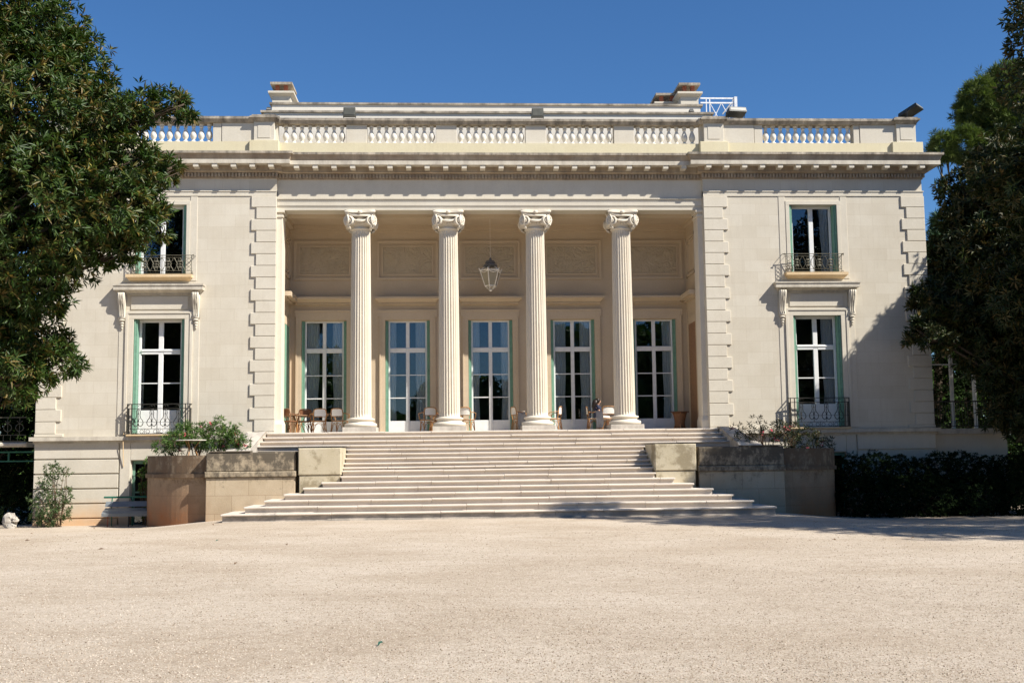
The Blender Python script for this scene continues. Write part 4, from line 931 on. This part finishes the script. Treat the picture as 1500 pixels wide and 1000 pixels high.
shrub('potted_plant', 'leafy green plant in front of the basement window behind the bench', 'plant', (-13.1, -.35, gz(-13.1, -.35)), [sb(208, 692, -.35, 7), sb(212, 715, -.35, 9), sb(214, 750, -.35, 9), sb(217, 675, -.35, 6)], 'oleander', 40, 6, .13, .05, 73)
# woodland behind the viewer, mirrored in the panes
rg = np.random.default_rng(5); wb = []
for i in range(34):
    x_ = -52+i*3.1; H_ = 19 if x_ < -22 else 8 if x_ < -12 else 2 if x_ < -4 else 7.5 if x_ < 7 else 11 if x_ < 26 else 17
    for z_ in np.arange(-2, H_, 3.2): wb.append((x_+rg.uniform(-1, 1), -74+rg.uniform(-3, 3), z_, (2.9+rg.uniform(0, .8), 2.4, 2.4+rg.uniform(0, .8))))
for i in range(14):
    for s_ in (-1, 1):
        wb.append((s_*(20+i*3.2), 26+rg.uniform(-3, 3), -1+rg.uniform(0, 3.5), (3.0, 2.5, rg.uniform(3, 4.2)))); wb.append((s_*(19+i*3.2), 22+rg.uniform(-2, 2), -3, (2.6, 2, 2.6)))
P, N = shell(wb, 3.2, 81); wd = leaf_mesh('woodland', 'oleander', P, N, 7, .6, .35, (.9, .3), 81); tag(wd, kind='stuff')

# ------------------------------------------------------------------ side terraces
RT = empty('veranda_terrace', (18.8, .6, -3.6)); tag(RT, 'shaded stone terrace wall with dark iron railing right of the villa', 'terrace')
e = MB().box(17.36, 20.4, .3, 3.5, -3.7, -.32); e.build('base_wall', 'basement', RT)
MB().box(17.5, 20.5, .1, 3.6, -.315, -.1).build('coping', 'cornice', RT)
e = MB(); e.box(17.4, 20.4, .25, .29, .95, 1.0); e.box(17.4, 20.4, .255, .285, -.02, .01)
for i in range(26): e.box(17.5+i*.112, 17.515+i*.112, .26, .28, .0, .96)
e.build('railing', 'iron', RT)
PG = empty('pergola', (19.3, 2, -.1)); tag(PG, 'white pergola posts and beams standing in the shade right of the villa', 'pergola')
for x in (19.0, 19.95): MB().box(x-.06, x+.06, 1.9, 2.02, -.1, 3.7).build('post', 'wp', PG)
MB().box(17.8, 20.6, 1.88, 2.0, 3.7, 3.8).build('beam', 'wp', PG); MB().box(17.6, 20.6, 1.9, 1.96, 2.55, 2.6).build('crossbar', 'wp', PG)
e = MB()
for i in range(6): e.box(18.0+i*.48, 18.06+i*.48, .9, 3.2, 3.82, 3.9)
e.build('rafter', 'wp', PG)
LT = empty('side_balcony', (-18.6, 1, -3.6)); tag(LT, 'stone balcony with scrolled iron railing left of the villa corner', 'balcony')
MB().bbox(-24, -18.0, .9, 2.6, -.40, -.22, .05).build('slab', 'cornice', LT)
e = MB(); e.box(-24, -18.05, .97, 1.0, .72, .75); e.box(-24, -18.05, .97, 1.0, -.20, -.17); e.box(-24, -18.05, .97, 1.0, .05, .07)
for i in range(22): e.box(-18.1-i*.27, -18.085-i*.27, .975, .995, -.2, .05)
for i in range(13):
    c = -18.3-i*.45; e.tube(arc(c, .34, .15, 0, 360, 10, .985), .012, 4); e.tube([(c-.1, .985, .6), (c, .985, .5), (c+.1, .985, .6)], .012, 4); e.tube([(c, .985, .05), (c, .985, .72)], .01, 4)
e.build('railing', 'ironold', LT)
GT = empty('garden_gate', (-19.0, 1.4, -3.6)); tag(GT, 'dark green arched metal gate under the side balcony at the left edge', 'gate')
e = MB(); e.tube([(-20.9+1.6*math.cos(rad(a)), 1.5, -2.1+1.15*math.sin(rad(a))) for a in range(0, 181, 12)], .05, 6); e.tube([(-19.3, 1.5, -2.1), (-19.3, 1.5, -3.6)], .05, 6); e.tube([(-22.5, 1.5, -2.1), (-22.5, 1.5, -3.6)], .05, 6)
e.build('arch', 'greend', GT)
e = MB(); e.box(-22.5, -17.6, 1.47, 1.53, -.62, -.56); e.box(-22.5, -17.6, 1.47, 1.53, -.97, -.92); e.box(-18.9, -18.84, 1.47, 1.53, -.92, -.62); e.box(-20.9, -20.84, 1.47, 1.53, -.92, -.62); e.build('top_bar', 'greend', GT)
rk = MB(); rg_ = random.Random(3); rk.ball((-17.85, -.9, gz(-17.85, -.9)+.24), (.25, .2, .31), 16, 12); rk.ball((-17.62, -1.0, gz(-17.8, -.9)+.3), (.13, .12, .12), 12, 8); rk.ball((-17.72, -1.05, gz(-17.8, -.9)+.06), (.16, .12, .12), 12, 8); rk.v = [(x+rg_.uniform(-.035, .035), y+rg_.uniform(-.03, .03), z+rg_.uniform(-.03, .03)) for x, y, z in rk.v]
tag(rk.build('garden_rock', 'scroll'), 'rough whitish stone lying at the foot of the dark bush, left edge', 'rock')

# ------------------------------------------------------------------ bench
zb = gz(-13.6, -1.1)
B = empty('garden_bench', (-13.6, -1.1, zb)); tag(B, 'grey metal garden bench with green top rail beside the curved wall', 'bench')
def curve_panel(pts, x0, x1, th, name, mat):
    mb = MB(); n = len(pts); o_ = [(p[0]+th, p[1]+th*.4) for p in pts][::-1]; mb.prism(pts+o_, x0, x1); return mb.build(name, mat, B)
x0, x1 = -14.45, -12.75
curve_panel([(-.86-.0, zb+.90), (-.90, zb+.86), (-.96, zb+.80), (-1.0, zb+.72)], x0+.05, x1, .025, 'backrest', 'bench')
curve_panel([(-.98, zb+.66), (-1.12, zb+.60), (-1.3, zb+.56), (-1.42, zb+.48), (-1.42, zb+.38)], x0+.05, x1, .03, 'seat', 'bench')
MB().tube([(x0-.05, -.8, zb+1.06), (x1, -.8, zb+1.06)], .035, 8).build('top_rail', 'greend', B)
for x in (x0+.25, x0+1.0, x1-.1): MB().tube([(x, -.80, zb+1.05), (x, -.88, zb+.6), (x, -.8, zb+.0)], .022, 6).build('leg', 'greend', B); MB().tube([(x, -1.3, zb+.5), (x, -1.32, zb-.02)], .02, 6).build('leg', 'brick' if x < x0+.5 else 'iron', B)

# ------------------------------------------------------------------ portico furniture
def make_chair(dark=False, arms=True):
    fm, wm = ('rattand', 'rattand') if dark else ('rattan', 'weave')
    T = empty('bistro_chair')
    sz = .45
    MB().lathe([(.0, sz-.03), (.20, sz-.03), (.225, sz-.01), (.225, sz+.01), (.20, sz+.022), (0, sz+.025)], n=16).build('seat', wm, T, True)
    for sx_, sy_ in ((-1, -1), (1, -1)):
        MB().tube([(sx_*.17, -.17, sz), (sx_*.19, -.20, 0)], .016, 6).build('leg', fm, T)
    for sx_ in (-1, 1):   # rear legs run up into the back
        MB().tube([(sx_*.20, .24, 0), (sx_*.175, .19, sz), (sx_*.20, .23, .70), (sx_*.17, .25, .86)], .016, 6).build('leg', fm, T)
    fr2 = MB(); fr2.tube([(.225*math.cos(2*math.pi*k/14), .225*math.sin(2*math.pi*k/14), sz-.005) for k in range(14)], .02, 5, True)
    fr2.tube([(-.17, .25, .86), (-.08, .27, .89), (.08, .27, .89), (.17, .25, .86)], .017, 6); fr2.tube([(-.2, .225, .60), (0, .25, .60), (.2, .225, .60)], .012, 5)
    for a, b_ in (((-.185, -.185), (.185, -.185)), ((-.185, -.185), (-.19, .2)), ((.185, -.185), (.19, .2)), ((-.19, .2), (.19, .2))):
        p0, p1 = Vector((*a, .06)), Vector((*b_, .06)); mid = (p0+p1)/2; fr2.tube([p0, p0.lerp(mid, .35)+Vector((0, 0, .24)), mid+Vector((0, 0, .33)), p1.lerp(mid, .35)+Vector((0, 0, .24)), p1], .010, 5)
    fr2.build('frame', fm, T)
    if arms:
        for sx_ in (-1, 1): MB().tube([(sx_*.19, .235, .72), (sx_*.27, .12, .70), (sx_*.28, -.05, .67), (sx_*.24, -.14, .60), (sx_*.2, -.15, .45)], .015, 6).build('armrest', fm, T)
    bk = MB(); n = 8; v = []; f = []
    for j in range(5):
        for i in range(n+1):
            u = -1+2*i/n; v.append((u*.165, .255-.02*u*u+.008, .62+.25*j/4))
    for j in range(4):
        for i in range(n): f.append((j*(n+1)+i, j*(n+1)+i+1, (j+1)*(n+1)+i+1, (j+1)*(n+1)+i))
    m_ = len(v); v += [(a, b_-.015, c) for a, b_, c in v]; f += [tuple(q_+m_ for q_ in reversed(g_)) for g_ in f]; bk.add(v, f)
    bk.build('backrest', wm, T, True)
    return T
ch0 = make_chair(); chd = make_chair(True)
used = {}
def place(src, x, y, rz, label, group='bistro chairs on the portico', z=0):
    o = src if src.name not in used else copy_tree(src)
    used[src.name] = 1; o.location = (x, y, z); o.rotation_euler = (0, 0, rad(rz)); o.scale = (1.32, 1.2, 1.1); tag(o, label, 'chair', group); return o
place(ch0, -7.0, 1.15, -20, 'cream woven chair, second from the left jamb, facing the steps') if False else None
place(ch0, at(467, 620, 1.7).x, 1.7, 195, 'cream woven rattan chair just right of the wooden table at the left end')
place(ch0, at(498, 620, 1.6).x, 1.6, 160, 'cream woven rattan chair touching the left side of the first column')
place(ch0, at(627, 620, 1.5).x, 1.5, 200, 'cream woven rattan chair left of the second column')
place(ch0, at(684, 620, 1.7).x, 1.7, 160, 'cream woven rattan chair peeking out right of the second column')
place(ch0, at(762, 620, 1.7).x, 1.7, 110, 'rattan chair draped with a cream cloth left of the third column')
place(ch0, at(811, 620, 1.7).x, 1.7, 250, 'rattan chair seen side-on right of the third column')
place(ch0, at(892, 620, 1.8).x, 1.9, 175, 'striped-back rattan chair beside the seated person, left of the fourth column')
place(ch0, at(875, 620, 1.2).x, 2.15, 90, 'rattan chair the dark-haired person sits on')
place(chd, at(424, 620, 1.5).x, 1.45, 150, 'brown cane chair in shade against the left jamb of the portico')
place(chd, at(443, 620, 1.6).x, 1.95, 200, 'brown cane chair tucked under the wooden table at the left end')
place(chd, at(639, 620, 1.6).x, 2.15, 90, 'brown cane chair half hidden by the second column')
def table(x, y, label, top='wood', r_=.38, z=0, h=.74):
    T = empty('round_table', (x, y, z)); tag(T, label, 'table', 'tables')
    MB().lathe([(0, h-.03), (r_, h-.03), (r_+.01, h-.015), (r_, h), (0, h)], (x, y, z), 20).build('table_top', top, T)
    for k in range(3):
        a = k*2.09+.4; MB().tube([(x+.30*math.cos(a), y+.30*math.sin(a), z+h-.03), (x+.12*math.cos(a), y+.12*math.sin(a), z+.4), (x+.3*math.cos(a), y+.3*math.sin(a), z)], .018, 6).build('leg', 'rattan', T)
table(at(437, 620, 1.6).x, 1.6, 'small wooden table at the left end of the portico among chairs')
table(at(996, 620, 1.8).x, 1.8, 'small dark wooden table alone at the right end of the portico', 'rattand')
table(at(280, 648, -2.9).x, -2.9, 'white round table top with orange legs among the oleanders', 'white', .52, -.97, .70)
# cloth over the chair by column three, bag near column four
tb = [o for o in bpy.data.objects if o.name.startswith('round_table') and 'right end' in o.get('label', '')][0]
MB().lathe([(.20, 0), (.22, .05), (.2, .3), (.27, .6), (.31, .70)], tuple(tb.location), 14).build('pedestal', 'rattand', tb, True)
def drape(x, y, label):
    mb = MB(); n = 8; v = []; f = []; rg_ = random.Random(int(x*10))
    prf = [(-.10, .72), (-.02, .80), (.10, .76), (.20, .62), (.24, .45), (.26, .28), (.25, .1)]
    for i, (a, z_) in enumerate(prf):
        for j in range(n+1): u = -1+2*j/n; v.append((x+u*.17*(1-.05*i)+.02*math.sin(j*2+i), y-a-.02*math.cos(j*3), z_+.015*math.sin(j*2.1)))
    for i in range(len(prf)-1):
        for j in range(n): f.append((i*(n+1)+j, i*(n+1)+j+1, (i+1)*(n+1)+j+1, (i+1)*(n+1)+j))
    m_ = len(v); v += [(a, b_+.02, c) for a, b_, c in v]; f += [tuple(q_+m_ for q_ in reversed(g_)) for g_ in f]
    mb.add(v, f); tag(mb.build('draped_cloth', 'clothw', None, True), label, 'cloth')
drape(at(764, 620, 1.35).x, 1.45, 'cream cloth hanging over the chair left of the third column')
drape(at(878, 620, 1.35).x, 1.45, 'pale patterned cloth hanging in front of the seated person')

# person, seated in profile facing right
def person(x, y):
    T = empty('person', (x, y, 0)); tag(T, 'person with long dark hair in navy top sitting left of the fourth column', 'person')
    J = {'pel': ((0, 0, .52), .14), 'wai': ((-.02, 0, .68), .115), 'che': ((.0, 0, .88), .13), 'nek': ((.03, 0, 1.06), .05), 'hd0': ((.045, 0, 1.12), .06), 'hd1': ((.06, 0, 1.20), .088), 'hd2': ((.05, 0, 1.28), .075),
         'nose': ((.145, 0, 1.185), .014), 'chin': ((.11, 0, 1.12), .035)}
    E_ = [('pel', 'wai'), ('wai', 'che'), ('che', 'nek'), ('nek', 'hd0'), ('hd0', 'hd1'), ('hd1', 'hd2'), ('hd1', 'nose'), ('hd0', 'chin')]
    for s_, n_ in ((-1, 'a'), (1, 'b')):
        J['sh'+n_] = ((.0, s_*.17, .99), .052); J['el'+n_] = ((.06, s_*.23, .74), .04); J['wr'+n_] = ((.28, s_*.14, .70), .027); J['pa'+n_] = ((.34, s_*.12, .69), .03)
        J['hp'+n_] = ((.04, s_*.10, .50), .10); J['kn'+n_] = ((.44, s_*.11, .50), .065); J['an'+n_] = ((.40, s_*.11, .09), .042); J['to'+n_] = ((.56, s_*.11, .035), .035)
        E_ += [('che', 'sh'+n_), ('sh'+n_, 'el'+n_), ('el'+n_, 'wr'+n_), ('wr'+n_, 'pa'+n_), ('pel', 'hp'+n_), ('hp'+n_, 'kn'+n_), ('kn'+n_, 'an'+n_), ('an'+n_, 'to'+n_)]
        for k in range(4):
            J['f%d%s' % (k, n_)] = ((.42-.008*abs(k-1.5), s_*(.10+.018*(k-.5)), .672-.004*k), .008); E_.append(('pa'+n_, 'f%d%s' % (k, n_)))
        J['th'+n_] = ((.37, s_*.075, .68), .010); E_.append(('pa'+n_, 'th'+n_))
    ks = list(J); me = bpy.data.meshes.new('body'); me.from_pydata([J[k][0] for k in ks], [(ks.index(a), ks.index(b_)) for a, b_ in E_], [])
    o = bpy.data.objects.new('body', me); C.objects.link(o); o.parent = T
    o.modifiers.new('s', 'SKIN')
    for i, k in enumerate(ks): me.skin_vertices[0].data[i].radius = (J[k][1],)*2; me.skin_vertices[0].data[i].use_root = (k == 'pel')
    sd_ = o.modifiers.new('d', 'SUBSURF'); sd_.levels = 2; sd_.render_levels = 2; me.materials.append(M['skin'])
    h = MB(); h.ball((x+.02, y-.012, 1.225), (.112, .108, .12), 14, 10); h.tube([(x-.03, y, 1.25), (x-.09, y, 1.12), (x-.12, y, .98), (x-.13, y, .84)], [.11, .12, .11, .05], 10); h.build('hair', 'hair', T, True)
    t_ = MB(); t_.tube([(x, y, .50), (x-.02, y, .66), (x, y, .84), (x+.01, y, .98), (x+.02, y, 1.04)], [.17, .142, .165, .15, .07], 14)
    for s_ in (-1, 1): t_.tube([(x, y+s_*.12, 1.0), (x, y+s_*.18, .985), (x+.035, y+s_*.21, .86)], [.07, .068, .06], 10)
    t_.build('top', 'navy', T, True)
    k_ = MB()
    for s_ in (-1, 1): k_.tube([(x-.02, y+s_*.08, .53), (x+.2, y+s_*.10, .53), (x+.46, y+s_*.11, .52), (x+.48, y+s_*.11, .42)], [.12, .105, .085, .08], 12)
    k_.build('skirt', 'clothw', T, True)
person(at(875, 620, 2.2).x, 2.15)

# ------------------------------------------------------------------ lantern
lx, ly = -.02, 1.9
T = empty('hanging_lantern', (lx, ly, 5.7)); tag(T, 'ivory hexagonal glass lantern hanging in the middle of the portico', 'lantern')
MB().tube([(lx, ly, 7.1), (lx, ly, 8.7)], .006, 5).build('chain', 'lantern', T)
f = MB(); n = 6; za, zb_, ra, rb = 6.55, 5.92, .44, .235
P1 = [(lx+ra*math.cos(rad(60*k+15)), ly+ra*math.sin(rad(60*k+15)), za) for k in range(n)]; P2 = [(lx+rb*math.cos(rad(60*k+15)), ly+rb*math.sin(rad(60*k+15)), zb_) for k in range(n)]
f.tube(P1, .026, 5, True); f.tube(P2, .024, 5, True)
for k in range(n):
    f.tube([P1[k], P2[k]], .02, 5); a, b_ = Vector(P1[k]), Vector(P1[(k+1) % n]); m_ = (a+b_)/2; f.tube([a, a.lerp(b_, .25)-Vector((0, 0, .07)), m_-Vector((0, 0, .10)), a.lerp(b_, .75)-Vector((0, 0, .07)), b_], .016, 5)
    f.tube([a, a.lerp(Vector((lx, ly, za)), -.12)+Vector((0, 0, .09))], .02, 5); f.tube([P2[k], (lx+.1*math.cos(rad(60*k+15)), ly+.1*math.sin(rad(60*k+15)), 5.80)], .018, 5)
    f.tube([a, (lx+.22*math.cos(rad(60*k+15)), ly+.22*math.sin(rad(60*k+15)), 6.72)], .018, 5)
f.ball((lx, ly, 5.76), (.07, .07, .06), 8, 6); f.build('frame', 'lantern', T)
g_ = MB()
for k in range(n): j = (k+1) % n; g_.add([P1[k], P1[j], P2[j], P2[k]], [(0, 1, 2, 3)])
g_.build('pane', 'lglass', T)
MB().lathe([(.26, 6.72), (.30, 6.76), (.24, 6.82), (.18, 6.83), (.22, 6.88), (.16, 6.96), (.05, 7.0), (.05, 7.05), (.02, 7.1)], (lx, ly, 0), 12).build('cap', 'lanternd', T)

# ------------------------------------------------------------------ roof fixtures
def flood(x, y, z, label, w_=.5, h_=.34, d_=.22, tilt=0, mat='fixturegrey', yaw=0):
    T = empty('floodlight', (x, y, z)); tag(T, label, 'floodlight', 'floodlights on the roof edge')
    R_ = Matrix.Rotation(rad(yaw), 3, 'Z') @ Matrix.Rotation(rad(tilt), 3, 'X')
    def put(mb, name, mt):
        c = Vector((0, 0, (.12 if h_ > .2 else .24)+h_/2)); mb.v = [tuple(R_ @ Vector(v) + c + Vector((x, y, z))) for v in mb.v]; return mb.build(name, mt, T)
    put(MB().frus(-w_/2, w_/2, -d_/2, d_/2, -h_/2, -w_/2+.02, w_/2-.02, -d_/2, d_/2-.06, h_/2), 'housing', mat)
    put(MB().bbox(-w_/2+.04, w_/2-.04, -d_/2-.012, -d_/2+.01, -h_/2+.04, h_/2-.04, .006), 'lens', 'lens' if mat != 'fixturegrey' else 'fixturegrey')
    c = MB()
    for s_ in (-1, 1): c.tube([Matrix.Rotation(rad(yaw), 3, 'Z') @ Vector((s_*(w_/2-.03), 0, 0))+Vector((x, y, z)), Matrix.Rotation(rad(yaw), 3, 'Z') @ Vector((s_*(w_/2+.02), 0, (.12 if h_ > .2 else .24)+h_/2))+Vector((x, y, z))], .014, 4)
    c.build('bracket', 'fixture', T)
flood(-5.61, .3, 12.37, 'grey box floodlight above the first roof balustrade bay left of centre')
flood(1.87, .3, 12.37, 'grey box floodlight on the roof rail right of centre')
flood(9.9, .25, 12.37, 'black floodlight with pale underside beside the white roof railing', .74, .20, .5, -16, 'fixture', 8)
flood(17.05, .15, 12.42, 'black floodlight tilted up on the right-hand corner of the roof', .80, .13, .85, -24, 'fixture', 48)
for x, l in ((-9.0, 'small black spot lamp on the attic near the left chimney'), (8.4, 'small black spot lamp on the attic near the right chimneys')):
    T = empty('spot_lamp', (x, 1.7, 13.13)); tag(T, l, 'lamp'); MB().frus(x-.11, x+.11, 1.6, 1.85, 13.15, x-.07, x+.07, 1.63, 1.8, 13.28).build('housing', 'fixture', T); MB().box(x-.08, x+.08, 1.59, 1.6, 13.17, 13.23).build('lens', 'lens', T)
T = empty('roof_railing', (9.9, 2.9, 13.1)); tag(T, 'white metal railing with crossed bars on the roof right of the chimneys', 'railing')
e = MB()
ra, rb, z0, z1 = 9.1, 10.62, 12.9, 14.18; yy = 3.0
for z_ in (z1, z1-.2): e.box(ra, rb, yy-.02, yy+.02, z_-.03, z_+.03)
for x in (9.35, 9.5, 10.5): e.box(x-.02, x+.02, yy-.015, yy+.015, z0, z1)
e.build('rail', 'railw', T); MB().box(10.56, 10.68, yy-.06, yy+.06, z0-.5, z1+.06).build('post', 'railw', T)
e = MB()
for a, b_ in ((9.5, 10.0), (10.0, 10.5)):
    e.tube([(a, yy, z0+.1), (b_, yy, z1-.2)], .018, 4); e.tube([(a, yy, z1-.2), (b_, yy, z0+.1)], .018, 4)
for dy in (1.2,): e.tube([(10.6, yy, z1), (10.6, yy+2.2, z1)], .03, 4)
e.build('cross_bar', 'railw', T)

# ------------------------------------------------------------------ leaf litter on the gravel
rg_ = random.Random(9)
LF = [(318, 792, 1, 'green leaf on the gravel in front of the left terrace wall'), (148, 805, 0, 'dry leaf on the gravel below the bench, nearest the camera of the left group'), (40, 792, 0, 'dry leaf on the gravel below the whitish rock'), (46, 782, 0, 'tiny dry leaf close to the whitish rock'), (138, 774, 0, 'dry leaf at the foot of the building left of the bench leg'), (165, 772, 0, 'brown leaf just below the reddish bench leg'), (312, 769, 0, 'brown leaf at the foot of the left terrace wall corner'), (1222, 791, 0, 'dry leaf at the edge of the tree shadow, left one of two'), (1337, 788, 0, 'dry leaf at the edge of the tree shadow, right one of two'), (345, 826, 0, 'small dark leaf alone on the gravel left of the steps axis'), (420, 798, 0, 'small dark leaf in front of the left end of the steps'), (557, 945, 1, 'small green leaf lying alone in the near gravel')]
for i, (p, y, gr_, lb_) in enumerate(LF):
    d = Fv*FPX + Rv*(p-750) + Uv*(500-y); t_ = 10.
    for _ in range(60):
        q_ = CAM+d*(t_/FPX); t_ += (q_.z-gz(q_.x, q_.y))/(-d.z/FPX)*.8
    q_ = CAM+d*(t_/FPX); a = rg_.uniform(0, 3.1); L = rg_.uniform(.05, .085)*(1.3 if gr_ else 1)*(.55 if y > 900 else 1); ux, uy = math.cos(a), math.sin(a); zz = gz(q_.x, q_.y)
    mb = MB(); v = [(q_.x-ux*L, q_.y-uy*L, zz+.012), (q_.x-uy*L*.35, q_.y+ux*L*.35, zz+.035), (q_.x+ux*L, q_.y+uy*L, zz+.02), (q_.x+uy*L*.35, q_.y-ux*L*.35, zz+.045)]
    mb.add(v+[(a_, b_, c_-.006) for a_, b_, c_ in v], [(0, 1, 2, 3), (7, 6, 5, 4), (0, 4, 5, 1), (1, 5, 6, 2), (2, 6, 7, 3), (3, 7, 4, 0)])
    o = mb.build('fallen_leaf', 'greend' if gr_ else 'deadleaf')
    tag(o, lb_, 'leaf', 'leaves fallen on the gravel')
